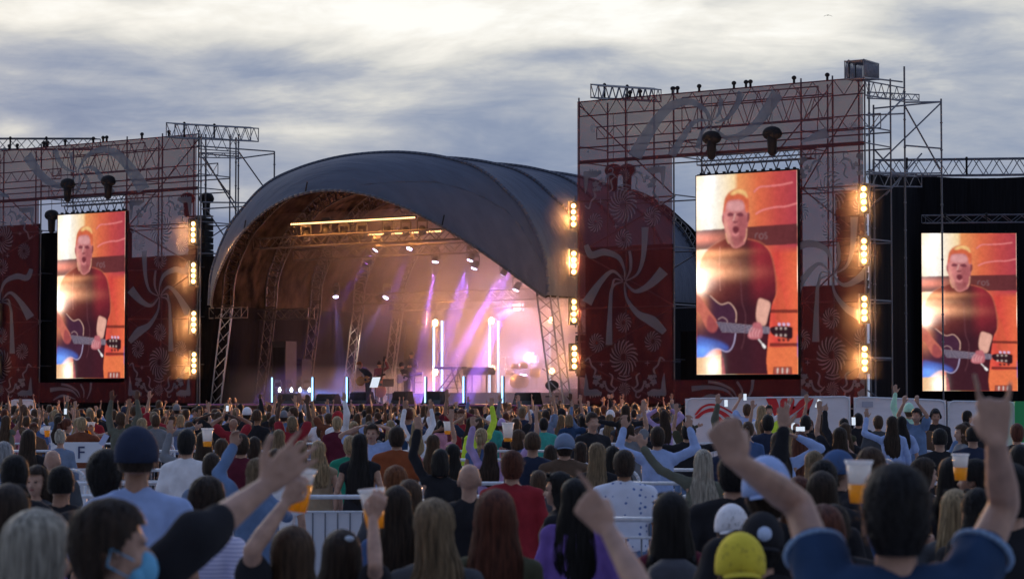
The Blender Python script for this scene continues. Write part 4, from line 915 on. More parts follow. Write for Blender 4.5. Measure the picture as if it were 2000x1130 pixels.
POSE = {  # elbow, wrist, finger dir, palm normal, thumb side, hand kind (right arm; mirrored for the left)
 'down': ((.245, -.03, 1.14), (.262, .06, .90), (.05, .15, -1), (-1, 0, 0), (0, 1, .1), 'relax'),
 'front': ((.25, -.01, 1.14), (.09, .21, 1.12), (-1, .3, .1), (0, -1, 0), (0, 0, 1), 'relax'),
 'drink': ((.25, -.02, 1.14), (.19, .22, 1.22), (-.1, .8, .5), (-1, 0, 0), (0, -.4, 1), 'hold'),
 'hips': ((.38, -.10, 1.16), (.19, .03, 1.0), (-.5, .5, -.5), (-1, 0, .2), (0, 0, 1), 'relax'),
 'up': ((.255, .07, 1.67), (.235, .10, 1.93), (0, .05, 1), (0, 1, 0), (-1, 0, 0), 'open'),
 'upfist': ((.27, .06, 1.66), (.25, .09, 1.91), (0, .05, 1), (0, 1, 0), (-1, 0, 0), 'fist'),
 'uppoint': ((.27, .08, 1.65), (.30, .16, 1.89), (.05, .2, 1), (0, 1, -.1), (-1, 0, 0), 'point'),
 'bent': ((.42, .04, 1.50), (.38, .12, 1.75), (0, .1, 1), (0, 1, 0), (-1, 0, 0), 'open'),
 'wide': ((.40, .04, 1.58), (.56, .10, 1.79), (.4, .1, 1), (0, 1, -.2), (-1, 0, .4), 'open'),
 'out': ((.45, .06, 1.44), (.68, .14, 1.52), (1, .2, .3), (0, 1, 0), (-.2, 0, 1), 'open'),
 'phone': ((.26, .20, 1.34), (.10, .36, 1.56), (-.2, .1, 1), (0, -1, 0), (-1, 0, .2), 'hold'),
 'phoneup': ((.23, .15, 1.62), (.12, .26, 1.85), (-.1, .1, 1), (0, -1, 0), (-1, 0, .2), 'hold'),
 'clap': ((.33, .08, 1.62), (.07, .14, 1.82), (-.25, .1, 1), (-1, 0, 0), (0, -1, 0), 'open'),
 'head': ((.40, -.02, 1.60), (.16, .0, 1.73), (-1, -.1, .4), (0, 0, -1), (0, 1, 0), 'relax')}
def arm_pts(pose, sg, sh):
    E, W_, d, n_, s_, kind = POSE[pose]; f = lambda v_: Vector((v_[0] * sg, v_[1], v_[2]))
    S = Vector((sh * sg, -.005, 1.398)); Ev = f(E); Wv = f(W_)
    if Ev.z > 1.5: S += Vector((-.016 * sg, 0, .06))
    u_ = (Ev - S).normalized() * .29; Ev = S + u_; w = (Wv - Ev).normalized() * .255; Wv = Ev + w
    return S, Ev, Wv, f(d), f(n_), f(s_), kind
def body_mesh(fem, armR, armL, voxel=.014, fat=1.25, face=False, headyaw=0.0, headpitch=0.0, legs=True, arms=None, hips=1.0, sm=2, lean=None, armk=1.0):
    b = MB(); sh = .165 if fem else .188; k = .88 if fem else 1.0
    b.loft([(0, 0, .86, .155, .115), (0, -.01, .97, .168 if fem else .158, .118), (0, 0, 1.08, .128 * k, .098), (0, .005, 1.2, .142 * k, .105), (0, .005, 1.32, .160 * k, .110), (0, -.005, 1.39, .140 * k, .088), (0, -.01, 1.44, .09 * k, .07), (0, -.012, 1.48, .058, .055)], 18)
    if fem: b.ell((.065, .075, 1.28), (.058, .05, .058)); b.ell((-.065, .075, 1.28), (.058, .05, .058))
    b.limb((0, -.018, 1.44), (0, -.004, 1.56), .060 * k, .052 * k, 12)
    b.tube((0.02, -.02, 1.465), (sh, -.01, 1.40), .05, .045, 10); b.tube((-.02, -.02, 1.465), (-sh, -.01, 1.40), .05, .045, 10)
    hm = Matrix.Translation((0, -.005, 1.56)) @ Matrix.Rotation(headyaw, 4, 'Z') @ Matrix.Rotation(headpitch, 4, 'X') @ Matrix.Translation((0, .005, -1.56))
    h = MB(); h.ell((0, -.012, 1.660), (.074, .095, .088), 16, 12); h.ell((0, .018, 1.605), (.060, .074, .080), 14, 10); h.ell((0, .058, 1.555), (.030, .028, .026), 10, 8); h.ell((0, .070, 1.585), (.030, .02, .022), 10, 8)
    h.limb((0, .083, 1.645), (0, .107, 1.608), .008, .0135, 8); h.ell((.012, .092, 1.604), (.009, .012, .008), 8, 6); h.ell((-.012, .092, 1.604), (.009, .012, .008), 8, 6)
    for sg in (-1, 1):
        h.ell((sg * .030, .078, 1.665), (.026, .012, .010), 8, 6); h.ell((sg * .045, .052, 1.61), (.022, .026, .026), 8, 6); h.ell((sg * .077, -.008, 1.62), (.009, .020, .031), 8, 8)
    b.add([hm @ Vector(v_) for v_ in h.v], h.f)
    A = []
    for sg, pz in ((1, armR), (-1, armL)):
        if arms and arms.get(sg): S, Ev, Wv, d, n_, s_, kind, kk = arms[sg]
        else: S, Ev, Wv, d, n_, s_, kind = arm_pts(pz, sg, sh); kk = 1.0
        a = .052 * (.86 if fem else 1) * armk; b.limb(S, S.lerp(Ev, .5), a, a * .88); b.limb(S.lerp(Ev, .5), Ev, a * .88, a * .74); m_ = Ev.lerp(Wv, .3); b.limb(Ev, m_, a * .74, a * .78); b.limb(m_, Wv, a * .78, (.026 if not fem else .022) * (.5 + .5 * armk))
        hand(b, Wv, d, n_, s_, kind, (.93 if fem else 1.0) * kk, fat); A.append((S, Ev, Wv, a))
    if legs:
        for sg in (-1, 1):
            b.limb((sg * .085, 0, .92), (sg * .10, .01, .50), .088, .056); b.limb((sg * .10, .01, .50), (sg * .105, -.015, .34), .056, .055); b.limb((sg * .105, -.015, .34), (sg * .11, -.02, .09), .055, .038)
            b.limb((sg * .11, -.03, .045), (sg * .125, .13, .035), .038, .03)
    me = evalmods(b, voxel, sm); return me, A, hm
def top_mesh(fem, A, sleeve, voxel=.018, seed=0, loose=1.0, hem=.90, disp=.012, short_len=.62):
    b = MB(); k = .88 if fem else 1.0; t_ = .012 + .012 * loose; w = 1 + .06 * loose
    r_ = [(0, 0, hem, (.165 if fem else .160) * w + t_, .125 + t_), (0, 0, 1.0, .160 * k * w + t_, .115 + t_), (0, .0, 1.1, (.136 * k + .012 * loose) * w + t_, .103 + t_), (0, .005, 1.2, .148 * k * w + t_, .108 + t_), (0, .005, 1.32, .166 * k + t_, .114 + t_), (0, -.005, 1.39, .146 * k + t_, .094 + t_), (0, -.01, 1.445, .10 * k + t_, .076 + t_), (0, -.012, 1.49, .064 * k + .012, .060 + .012)]
    b.loft(r_, 20)
    if fem: b.ell((.065, .078, 1.28), (.068, .06, .066)); b.ell((-.065, .078, 1.28), (.068, .06, .066))
    for S, Ev, Wv, a in A:
        inn = Vector((S.x * .15, S.y - .012, 1.452)); q = a + .018; b.limb(inn, S, q, q + .002)
        if sleeve == 'none': continue
        if sleeve == 'short':
            c = S.lerp(Ev, short_len); b.limb(S, c, q + .004, q + .004 + .008 * loose)
        else:
            q -= .008; b.limb(S, Ev, q, q - .010 + .006 * loose); e = Ev.lerp(Wv, .93 if sleeve == 'long' else .22); b.limb(Ev, e, q - .010 + .006 * loose, .036 + .004 * loose if sleeve == 'long' else q - .01)
    return evalmods(b, voxel, 1, (disp, 9, 5, seed) if disp else None)
def legs_mesh(voxel=.02):
    b = MB(); b.loft([(0, 0, .84, .17, .13), (0, 0, .95, .17, .128), (0, 0, 1.02, .15, .115)], 18)
    for sg in (-1, 1):
        b.limb((sg * .085, 0, .9), (sg * .10, .01, .5), .105, .08); b.limb((sg * .1, .01, .5), (sg * .105, -.015, .32), .08, .078); b.limb((sg * .105, -.015, .32), (sg * .11, -.02, .1), .078, .058)
    return evalmods(b, voxel, 1, (.007, 8, 6, 3))
def shoe_mesh():
    b = MB()
    for sg in (-1, 1): b.limb((sg * .11, -.05, .055), (sg * .128, .14, .045), .052, .045)
    return evalmods(b, .02, 1)
HP_TOP = [(1.782, .004, .004, -.012), (1.774, .032, .040, -.012), (1.758, .056, .070, -.012), (1.735, .073, .092, -.013), (1.705, .083, .104, -.014), (1.67, .087, .108, -.015), (1.635, .085, .104, -.02)]
def hair_mesh(kind, seed=0, n=44, ribbons=0, length=.45, hm=None, puff=0.0):
    rnd = random.Random(seed); prof_ = [list(p) for p in HP_TOP]
    if puff:
        for p in prof_: p[1] *= 1 + puff; p[2] *= 1 + puff; p[0] = 1.62 + (p[0] - 1.62) * (1 + puff)
    if kind == 'long':
        z = 1.635
        steps = [(.045, .088, .094, -.03), (.05, .094, .088, -.036), (.06, .102, .084, -.046), (.07, .114, .078, -.062), (.08, .124, .07, -.08), (.08, .128, .062, -.092), (.08, .122, .055, -.098), (.08, .10, .046, -.10), (.06, .07, .03, -.10)]
        tot = sum(s_[0] for s_ in steps); sc_ = length / tot
        for dz, rx, ry, yc in steps: z -= dz * sc_; prof_.append([z, rx, ry, yc])
    elif kind in ('short', 'cap'): prof_ += [[1.60, .079, .090, -.026], [1.57, .068, .072, -.033], [1.545, .054, .052, -.036]]
    elif kind == 'fade': 
        for p in prof_: p[1] *= .965; p[2] *= .965
        prof_ += [[1.60, .075, .086, -.024], [1.585, .070, .078, -.028]]
    elif kind == 'tied': prof_ += [[1.60, .076, .086, -.026], [1.575, .064, .068, -.032]]
    elif kind == 'bob': prof_ += [[1.60, .088, .096, -.026], [1.56, .092, .09, -.03], [1.52, .088, .08, -.034], [1.50, .07, .06, -.034]]
    q = np.array(prof_); m_ = []
    for a, c in zip(q, q[1:]):
        for f_ in (0, .5): m_.append(a * (1 - f_) + c * f_)
    m_.append(q[-1]); q = np.array(m_); vs = []; amp = {'long': .007, 'short': .004, 'fade': .0015, 'tied': .002, 'bob': .005, 'cap': .002}[kind] * (2.2 if puff else 1)
    if kind in ('long', 'bob'):
        for r0 in q:
            if r0[0] < 1.64: w_ = 1 + .13 * mnoise.noise(Vector((r0[0] * 7, seed * 1.7, 0))); r0[1] *= w_; r0[2] *= 1 + .12 * mnoise.noise(Vector((0, r0[0] * 8, seed * 2.3)))
    sway = lambda z: .03 * mnoise.noise(Vector((seed * 5.3, z * 5, 1))) * min(1, max(0, (1.62 - z) / .15)) if kind == 'long' else 0.0
    def pt(j, th, off=0.0):
        j = min(len(q) - 1, max(0, j)); i = int(j); f_ = j - i; a = q[i] * (1 - f_) + q[min(i + 1, len(q) - 1)] * f_
        r_ = 1 + off; return Vector((sway(a[0]) + a[1] * r_ * math.cos(th), a[3] + a[2] * r_ * math.sin(th), a[0]))
    for j in range(len(q)):
        for i in range(n):
            th = 2 * math.pi * i / n; o = amp * (mnoise.noise(Vector((math.cos(th) * 7, math.sin(th) * 7, q[j][0] * (2 if kind == 'long' else 14) + seed * 3.1))) * 1.4) / .1
            if kind in ('long', 'bob'): o += .09 * mnoise.noise(Vector((math.cos(th) * 2.2 + seed, math.sin(th) * 2.2, q[j][0] * 9)))
            p = pt(j, th, o)
            if kind == 'long' and j >= len(q) - 5: p.z += rnd.uniform(-.03, .02)
            vs.append(p)
    fs = []
    for j in range(len(q) - 1):
        for i in range(n):
            a = j * n + i; b_ = j * n + (i + 1) % n; c = (vs[a] + vs[b_] + vs[a + n]) / 3
            fr = math.atan2(c.x, c.y)   # 0 = face
            af = abs(fr); lim = -1
            if af < .75: lim = 1.708
            elif af < 1.45: lim = 1.708 - (af - .75) / .7 * (.07 if kind != 'long' else .02) 
            elif af < 2.0: lim = 1.635 if kind in ('short', 'fade', 'tied', 'cap') else -1
            if kind == 'long' and af >= 1.15: lim = -1
            if c.z < lim: continue
            fs.append((a, a + n, b_ + n, b_))
    for _ in range(ribbons):
        th = rnd.uniform(0, 2 * math.pi); L = len(q) - 1; w = rnd.uniform(.0012, .003)
        af = abs(math.atan2(math.cos(th), math.sin(th)))
        if kind == 'long':
            if af < 1.2: continue
            j0 = rnd.uniform(.5, 6); j1 = rnd.uniform(L * .7, L + .4); st = 12
        else:
            j0 = rnd.uniform(.5, L - 2.5); j1 = j0 + rnd.uniform(-1.0, 2.5); st = 3; w *= .8
            if af < 1.2 and max(j0, j1) > 7: continue
        base = len(vs); ph = rnd.uniform(0, 6); fly = rnd.uniform(0, .05) if rnd.random() < .8 else rnd.uniform(.05, .16)
        for s_ in range(st + 1):
            f_ = s_ / st; j = j0 + (j1 - j0) * f_; t2 = th + (.05 * math.sin(ph + 3 * f_) if kind == 'long' else (ph - 3) * .07 * f_) + (rnd.uniform(-.01, .01)); p = pt(j, t2, .03 + fly * (f_ if kind == 'long' else f_ * 1.6))
            if j > L: p.z -= (j - L) * .08
            tn = Vector((-math.sin(t2), math.cos(t2), 0)) * w * (1 - .5 * f_); vs += [p - tn, p + tn]
        for s_ in range(st): a = base + 2 * s_; fs.append((a, a + 1, a + 3, a + 2))
    b = MB(); b.v = [tuple(v_) for v_ in vs]; b.f = fs
    if kind == 'tied' and length > .3: 
        pts = [Vector((0, -.10, 1.70)), Vector((0, -.155, 1.66)), Vector((.005, -.155, 1.56)), Vector((.0, -.135, 1.46)), Vector((0, -.13, 1.38))]; rr_ = [.02, .036, .034, .026, .008]
        for a, c, r0, r1 in zip(pts, pts[1:], rr_, rr_[1:]): b.limb(a, c, r0, r1, 8)
    elif kind == 'tied': b.ell((0, -.09, 1.755), (.045, .042, .042), 12, 8)
    if hm is not None: b.v = [tuple(hm @ Vector(v_)) for v_ in b.v]
    return mesh('hair', b.v, b.f, [HR['black']], True)
def cap_mesh(back=False, hm=None, beanie=False):
    b = MB(); r_ = []
    for k in range(7):
        a = math.pi / 2 * k / 6; r_.append((0, -.014, 1.665 + .128 * math.cos(a) if not beanie else 1.64 + .16 * math.cos(a), max(.003, .101 * math.sin(a)), max(.003, .122 * math.sin(a))))
    r_.append((0, -.014, 1.630, .100, .120)); r_.append((0, -.014, 1.628, .096, .115)); b.loft(r_, 20)
    if not beanie:
        sg = -1 if back else 1
        vs = []; n = 9
        for i in range(n):
            x = -.075 + .15 * i / (n - 1); e = math.sqrt(max(0, 1 - (x / .08) ** 2)); zc = 1.650 - .014 * (x / .075) ** 2
            y0 = -.014 + sg * .105 * math.sqrt(max(0, 1 - (x / .094) ** 2)); vs += [(x, y0, zc), (x, y0 + sg * .07 * e, zc - .016), (x, y0 + sg * .07 * e, zc - .020), (x, y0, zc - .005)]
        fs = []
        for i in range(n - 1):
            for j in range(4): a = 4 * i; fs.append((a + j, a + (j + 1) % 4, a + 4 + (j + 1) % 4, a + 4 + j))
        b.add(vs, fs); b.ell((0, -.014, 1.785), (.009, .009, .005), 8, 5)
    if hm is not None: b.v = [tuple(hm @ Vector(v_)) for v_ in b.v]
    return mesh('cap', b.v, b.f, [CM['black']], True)
def glasses_mesh(hm=None):
    b = MB(); pts = [Vector((.088 * math.sin(a), -.01 + .095 * math.cos(a), 1.745 - .02 * abs(math.sin(a)))) for a in np.linspace(-1.5, 1.5, 11)]
    b.path(pts, .004, 6); b.ell((.035, .07, 1.755), (.028, .012, .018)); b.ell((-.035, .07, 1.755), (.028, .012, .018))
    if hm is not None: b.v = [tuple(hm @ Vector(v_)) for v_ in b.v]
    return mesh('sunglasses', b.v, b.f, [M_black], True)
LEGS = legs_mesh(); LEGS.materials.append(CM['black']); SHOES = shoe_mesh(); SHOES.materials.append(CM['black'])
EYES = None
def eyes_mesh(hm=None):
    b = MB()
    b.tube((-.03, .072, 1.643), (.03, .072, 1.643), .003)
    for sg in (-1, 1): b.ell((sg * .030, .079, 1.643), (.013, .008, .006), 8, 6)
    if hm is not None: b.v = [tuple(hm @ Vector(v_)) for v_ in b.v]
    return mesh('eyes', b.v, b.f, [M_eye], True)
def mouth_mesh(hm=None):
    b = MB(); b.ell((0, .089, 1.583), (.022, .006, .008), 10, 6)
    if hm is not None: b.v = [tuple(hm @ Vector(v_)) for v_ in b.v]
    return mesh('mouth', b.v, b.f, [M_lip], True)
CACHE = {}
def cached(key, fn):
    if key not in CACHE: CACHE[key] = fn()
    return CACHE[key]
def person(label, loc, H, fem, top, topc, pose, hair, hairc, skin='pale', rz=0.0, legc='denim', detail=0, arms=None, yaw=0.0, pitch=0.0, extras=(), group='people in the crowd', seed=0, sleeve=None, length=.45, loose=1.0, puff=0.0, capc='black', width=1.0, armk=1.0, short_len=.62):
    """pose: (right, left). detail 0 = shared meshes, 1 = its own finer meshes"""
    t_ = thing('person', label, 'person', loc, rz, group); k = H / 1.775; t_.scale = (k * width, k, k)
    sleeve = sleeve or top; pR, pL = pose
    if detail == 0 and not arms:
        bk = cached(('b', fem, pR, pL), lambda: body_mesh(fem, pR, pL)); tk = cached(('t', fem, pR, pL, sleeve), lambda: top_mesh(fem, bk[1], sleeve, seed=len(CACHE)))
        hk = cached(('h', hair, seed % 3, round(length, 2), puff), lambda: hair_mesh(hair, seed % 3, 36, 60, length, None, puff)) if hair != 'bald' else None; hm = None
    else:
        bk = body_mesh(fem, pR, pL, .0072 if detail > 1 else .011, .95 if detail > 1 else 1.1, True, yaw, pitch, True, arms, sm=1 if detail > 1 else 2, armk=armk); tk = top_mesh(fem, bk[1], sleeve, .013, seed, loose, disp=.016, short_len=short_len); hm = bk[2]
        hk = hair_mesh(hair, seed, 72, 1500 if hair == 'long' else 1600, length, hm, puff) if hair != 'bald' else None
    if len(bk[0].materials) == 0: bk[0].materials.append(SK['pale'])
    if len(tk.materials) == 0: tk.materials.append(CM['black'])
    ob('body', bk[0], t_, None, SK[skin]); ob('top', tk, t_, None, CM[topc]); ob('trousers', LEGS, t_, None, CM[legc]); ob('footwear', SHOES, t_, None, CM['black'])
    if hk is not None: ob('hair', hk, t_, None, HR[hairc])
    for e in extras:
        if e == 'cap': ob('cap', cap_mesh(False, hm), t_, None, CM[capc])
        if e == 'backcap': ob('cap', cap_mesh(True, hm), t_, None, CM[capc])
        if e == 'beanie': ob('beanie', cap_mesh(False, hm, True), t_, None, CM[capc])
        if e == 'sunglasses': ob('sunglasses', glasses_mesh(hm), t_)
        if e == 'face': ob('eyes', eyes_mesh(hm), t_); ob('mouth', mouth_mesh(hm), t_)
    return t_, bk
def at(px, ytop, d):
    """ground point and standing height of someone whose head top shows at px, ytop at distance d"""
    p = P(px, ytop, d); return Vector((p.x, p.y, 0)), p.z
def ik(t_, px, py, S, L, near=True):
    """point on the sight line px,py at distance L from S (local frame of t_)"""
    Mi = t_ if isinstance(t_, Matrix) else t_.matrix_basis; Mi = Mi.inverted(); o = Mi @ Vector((0, 0, CAMZ)); r_ = (Mi.to_3x3() @ ray(px, py)).normalized(); oc = o - S; b_ = oc.dot(r_); c = oc.dot(oc) - L * L; disc = b_ * b_ - c
    if disc < 0: q = o + r_ * (-b_); return S + (q - S).normalized() * L
    k = -b_ - math.sqrt(disc) if near else -b_ + math.sqrt(disc); return o + r_ * k
# ------------------------------------------------------------------ things on the stage
def st(px, v_, py=780):
    p = onstage(px, py, v_); p.z = DZ; return p
def amp(px, v_, w, h, dp, label, name='stage_monitor', wedge=True, z=0, rz=-PHI):
    p = st(px, v_); p.z += z; t_ = thing(name, label, 'speaker', p, rz)
    b = MB()
    if wedge:
        vs = [(-w / 2, -dp / 2, 0), (w / 2, -dp / 2, 0), (w / 2, dp / 2, 0), (-w / 2, dp / 2, 0), (-w / 2, -dp * .1, h), (w / 2, -dp * .1, h), (w / 2, dp / 2 - .25 * dp, h), (-w / 2, dp / 2 - .25 * dp, h)]
        b.add(vs, [(0, 3, 2, 1), (4, 5, 6, 7), (0, 1, 5, 4), (2, 3, 7, 6), (1, 2, 6, 5), (0, 4, 7, 3)])
    else: b.box((0, 0, h / 2), (w, dp, h))
    b.build('cabinet', M_black, t_); b = MB(); b.box((0, -dp / 2 + (.08 if wedge else -.005), h * .5), (w * .86, .012, h * .8)); b.build('grille', M_drape, t_); return t_
for px, v_, w, h, l in ((565, -.3, .95, .42, 'black floor monitor at the left end of the stage front'), (640, -.3, .95, .4, 'black floor monitor between the second and third short tubes'), (706, -.2, .95, .48, 'black floor monitor by the bent singer'), (786, -.2, .75, .5, 'black floor monitor in front of the guitar player'), (850, -.4, .9, .5, 'black floor monitor in front of the keyboard stand'), (1030, -.5, 1.0, .45, 'black floor monitor near the right roof leg')):
    amp(px, v_, w, h, .6, l)
amp(555, 2.0, .75, 2.6, .7, 'tall dark loudspeaker stack at the left inside the stage', 'speaker_stack', False)
amp(588, 5.0, .6, 1.9, .6, 'dim loudspeaker stack deeper at the left of the stage', 'speaker_stack', False)
def music_stand(px, v_, label, face):
    p = st(px, v_); t_ = thing('music_stand', label, 'music stand', p, -PHI + face)
    b = MB(); b.tube((0, 0, 0), (0, 0, .75), .016)
    for k in range(3): a = k * 2.1; b.tube((0, 0, .18), (.26 * math.cos(a), .26 * math.sin(a), 0), .01)
    b.build('stand', M_black, t_)
    M = Matrix.Rotation(R(-25), 3, 'X'); b = MB(); b.box((0, 0, .85), (.46, .02, .34), M=M); b.build('desk', M_black, t_); return t_, M
t_, M = music_stand(733, -1.0, 'bright white lyric sheet on a low stand at the stage edge', math.pi * 0)
b = MB(); b.box((0, -.016, .85), (.40, .006, .44), M=Matrix.Rotation(R(-25), 3, 'X')); b.build('sheet', emi('glowing_paper', (.8, .88, 1), .9), t_)  # paper glows by itself in place of light falling on it
music_stand(758, 2.0, 'dark music stand beside the double bass', .6)
def mic_stand(px, v_, h, label, boom=.0):
    p = st(px, v_); t_ = thing('microphone_stand', label, 'microphone stand', p, -PHI)
    b = MB(); b.tube((0, 0, 0), (0, 0, h), .013)
    for k in range(3): a = k * 2.1; b.tube((0, 0, .12), (.3 * math.cos(a), .3 * math.sin(a), 0), .01)
    if boom: b.tube((0, 0, h), (boom, -.05, h + .25), .011)
    b.build('stand', M_black, t_); b = MB(); q = Vector((boom, -.05, h + (.25 if boom else .04))); b.tube(q, q + Vector((.0, .12, -.02)), .018); b.ell(q, (.03, .03, .03)); b.build('microphone', M_scaf, t_, True)
mic_stand(777, 1.2, 1.42, 'microphone stand in front of the guitar player'); mic_stand(893, 3.4, 1.9, 'tall microphone stand behind the first keyboard'); mic_stand(941, 6, 1.9, 'thin microphone stand between the keyboards and the drums', .2); mic_stand(1078, 1.5, 1.1, 'angled microphone boom by the right roof leg', -.4)
# keyboards
p = st(880, 3.6); p.z += .45; t_ = thing('keyboard_stand', 'wide flat keyboard on an X-legged stand', 'keyboard', p, -PHI)
b = MB()
for v_ in (-.2, .2): b.tube((-.55, v_, 0), (.35, v_, .95), .03); b.tube((.55, v_, 0), (.2, v_, .95), .03); b.tube((-.4, v_, .2), (.5, v_, .2), .02)
for z in (.45, .7): b.tube((-.2, 0, z), (.45, 0, z), .02)
b.build('stand', M_black, t_); b = MB(); b.box((0, 0, 1.0), (1.4, .38, .1)); b.build('keyboard', M_black, t_); b = MB(); b.box((0, -.1, 1.055), (1.2, .15, .01)); b.build('keys', mat('ivory_keys', (.6, .6, .58), .4), t_)
p = st(936, 3.9); p.z += .45; t_ = thing('electric_piano', 'boxy electric piano on four straight legs', 'keyboard', p, -PHI)
b = MB(); b.box((0, 0, .82), (1.25, .5, .22)); b.box((0, .1, .98), (1.2, .3, .1)); b.build('case', M_black, t_)
for sx_ in (-1, 1):
    for sy_ in (-1, 1): b = MB(); b.tube((sx_ * .5, sy_ * .18, 0), (sx_ * .5, sy_ * .18, .72), .03); b.build('leg', M_black, t_)
# drum kit
p = st(1015, 7.2); p.z += .6; t_ = thing('drum_kit', 'drum kit half lost in bright smoke', 'drum kit', p, -PHI)
M_shell = mat('drum_shell', (.25, .2, .22), .25, .2); M_cym = mat('cymbal_brass', (.6, .45, .2), .25, .9)
b = MB(); b.tube((0, -.3, .32), (0, .25, .32), .3, n=20); b.build('bass_drum', M_shell, t_, True)
for (x, y, z, r_, h) in ((-.25, 0, .85, .17, .2), (.2, 0, .85, .18, .22), (.7, .1, .5, .22, .35), (-.65, .2, .6, .18, .15)): b = MB(); b.tube((x, y, z), (x, y + .02, z + h), r_, n=18); b.build('drum', M_shell, t_, True)
for (x, y, z, r_) in ((-.75, 0, 1.35, .24), (.85, 0, 1.4, .26), (-.9, .3, 1.0, .18), (.4, .3, 1.5, .2)): b = MB(); b.tube((x, y, 0), (x, y, z), .012); b.loft([(x, y, z - .015, r_, r_), (x, y, z + .01, .04, .04)], 20); b.build('cymbal', M_cym, t_, True)
def chair(px, v_, label):
    p = st(px, v_); p.z += .42; t_ = thing('folding_chair', label, 'chair', p, -PHI + .5); b = MB(); b.box((0, 0, .45), (.42, .4, .03)); b.build('seat', M_black, t_); b = MB(); b.box((0, .19, .8), (.42, .02, .18)); b.build('backrest', M_black, t_)
    for sg in (-1, 1): b = MB(); b.tube((sg * .2, -.2, 0), (sg * .2, .2, .9), .012); b.build('leg', M_alu, t_); b = MB(); b.tube((sg * .2, .22, 0), (sg * .2, -.15, .45), .012); b.build('leg', M_alu, t_)
chair(815, 3.9, 'folding chair behind the guitar player'); 
p = st(1078, 1.2); t_ = thing('drum_stool', 'round seated monitor amplifier on a stool by the right roof leg', 'stool', p, -PHI); b = MB(); b.ell((0, 0, .72), (.28, .22, .2)); b.build('seat', M_black, t_, True); b = MB(); b.tube((0, 0, 0), (0, 0, .6), .05); b.box((0, 0, .3), (.4, .3, .06)); b.build('post', M_black, t_)
# performers
def performer(label, px, v_, H, rz, pose, hair, hairc, topc, lean=0, arms=None, z=0, extras=(), legc='black', top='long', fem=False):
    p = st(px, v_); p.z += z; t_, bk = person(label, p, H, fem, top, topc, pose, hair, hairc, 'tan', rz, legc, 1, arms, extras=extras, group='performers on the stage', seed=5)
    t_.rotation_euler = (lean, 0, rz); return t_
def hunch(t_, z0=.98, ang=R(50)):
    """bend the figure forward at the hips"""
    for o in list(C.objects):
        if o.parent == t_ and o.name.split('.')[0] in ('body', 'top', 'hair', 'eyes', 'mouth', 'cap', 'beanie'):
            me = o.data; co = np.empty(len(me.vertices) * 3, np.float32); me.vertices.foreach_get('co', co); co = co.reshape(-1, 3); z = co[:, 2] - z0; a = np.clip(z / .45, 0, 1) * ang; m_ = z > 0
            zz = np.maximum(z, 0); ia = np.where(zz < .45, (zz * zz / .9) * ang / .45 * 1.0, 0)
            ca = np.cos(a * .75); sa = np.sin(a * .75); y = co[:, 1].copy(); co[:, 1] = np.where(m_, y * ca + zz * sa, y); co[:, 2] = np.where(m_, z0 + zz * ca - y * sa, co[:, 2]); me.vertices.foreach_set('co', co.ravel()); me.update()
sing = performer('singer in black bent forward over a guitar at the stage front', 720, -.1, 1.82, R(118), ('front', 'front'), 'short', 'ginger', 'black', extras=('face',)); hunch(sing)
g1 = performer('guitar player in a dark cap with a purple rim of light, bent over', 795, 2.1, 1.72, R(120), ('front', 'drink'), 'short', 'brown', 'black', extras=('backcap', 'face'), z=.0); hunch(g1, ang=R(30))
g2 = performer('double bass player in a beanie standing behind the singer', 741, 2.6, 1.74, R(150), ('front', 'bent'), 'short', 'brown', 'maroon', extras=('beanie', 'face'))
g3 = performer('musician in a broad dark hat behind the guitar player', 803, 3.6, 1.72, R(160), ('front', 'front'), 'bob', 'darkbrown', 'black', z=.42, extras=('cap',))
def guitar(p, rz, label, body_c, tilt, k=1.0, name='guitar'):
    t_ = thing(name, label, 'instrument', p, rz); t_.scale = (k, k, k); M = Matrix.Rotation(tilt, 4, 'Y')
    def o_(b, n, m_): b.v = [tuple(M @ Vector(v_)) for v_ in b.v]; b.build(n, m_, t_, True)
    b = MB(); b.ell((-.17, 0, 0), (.2, .05, .19), 20, 10); b.ell((.08, 0, 0), (.15, .05, .14), 20, 10); o_(b, 'guitar_body', mat(label[:12].replace(' ', '_') + '_wood', body_c, .25))
    b = MB(); b.box((.45, -.04, 0), (.6, .03, .05)); o_(b, 'neck', M_black); b = MB(); b.box((.8, -.04, 0), (.15, .02, .08)); o_(b, 'headstock', M_black); b = MB(); b.ell((.02, -.05, 0), (.05, .006, .05)); o_(b, 'sound_hole', M_black)
guitar(st(712, -.5) + Vector((0, 0, .95)), R(20), 'acoustic guitar held low by the bent singer', (.25, .12, .04), R(-15)); guitar(st(787, 1.8) + Vector((0, 0, 1.05)), R(30), 'pale guitar held by the capped guitar player', (.6, .5, .5), R(-12))
guitar(st(744, 2.3) + Vector((0, 0, .75)), R(-10), 'upright double bass glowing orange beside its player', (.5, .10, .03), R(-82), 1.35, 'double_bass')
# line arrays of loudspeakers
def line_array(p, n, label, rz=-PHI):
    t_ = thing('line_array', label, 'loudspeaker', p, rz)
    for k in range(n):
        b = MB(); b.box((0, .05 * (k * k) / n * .3, -.27 * k), (.95, .55, .235), M=Matrix.Rotation(R(-1.2 * k), 3, 'X')); b.build('cabinet', M_black, t_)
    b = MB(); b.box((0, 0, .2), (1.0, .5, .06)); b.build('fly_bar', M_scaf, t_)
line_array(P(392, 432, 102.5), 14, 'black hanging line array between the left tower and the stage'); line_array(P(1152, 660, 92), 6, 'black loudspeakers hanging at the foot of the right tower beside the stage leg')
line_array(P(1662, 385, 84.5), 15, 'black hanging line array behind the right edge of the right tower')
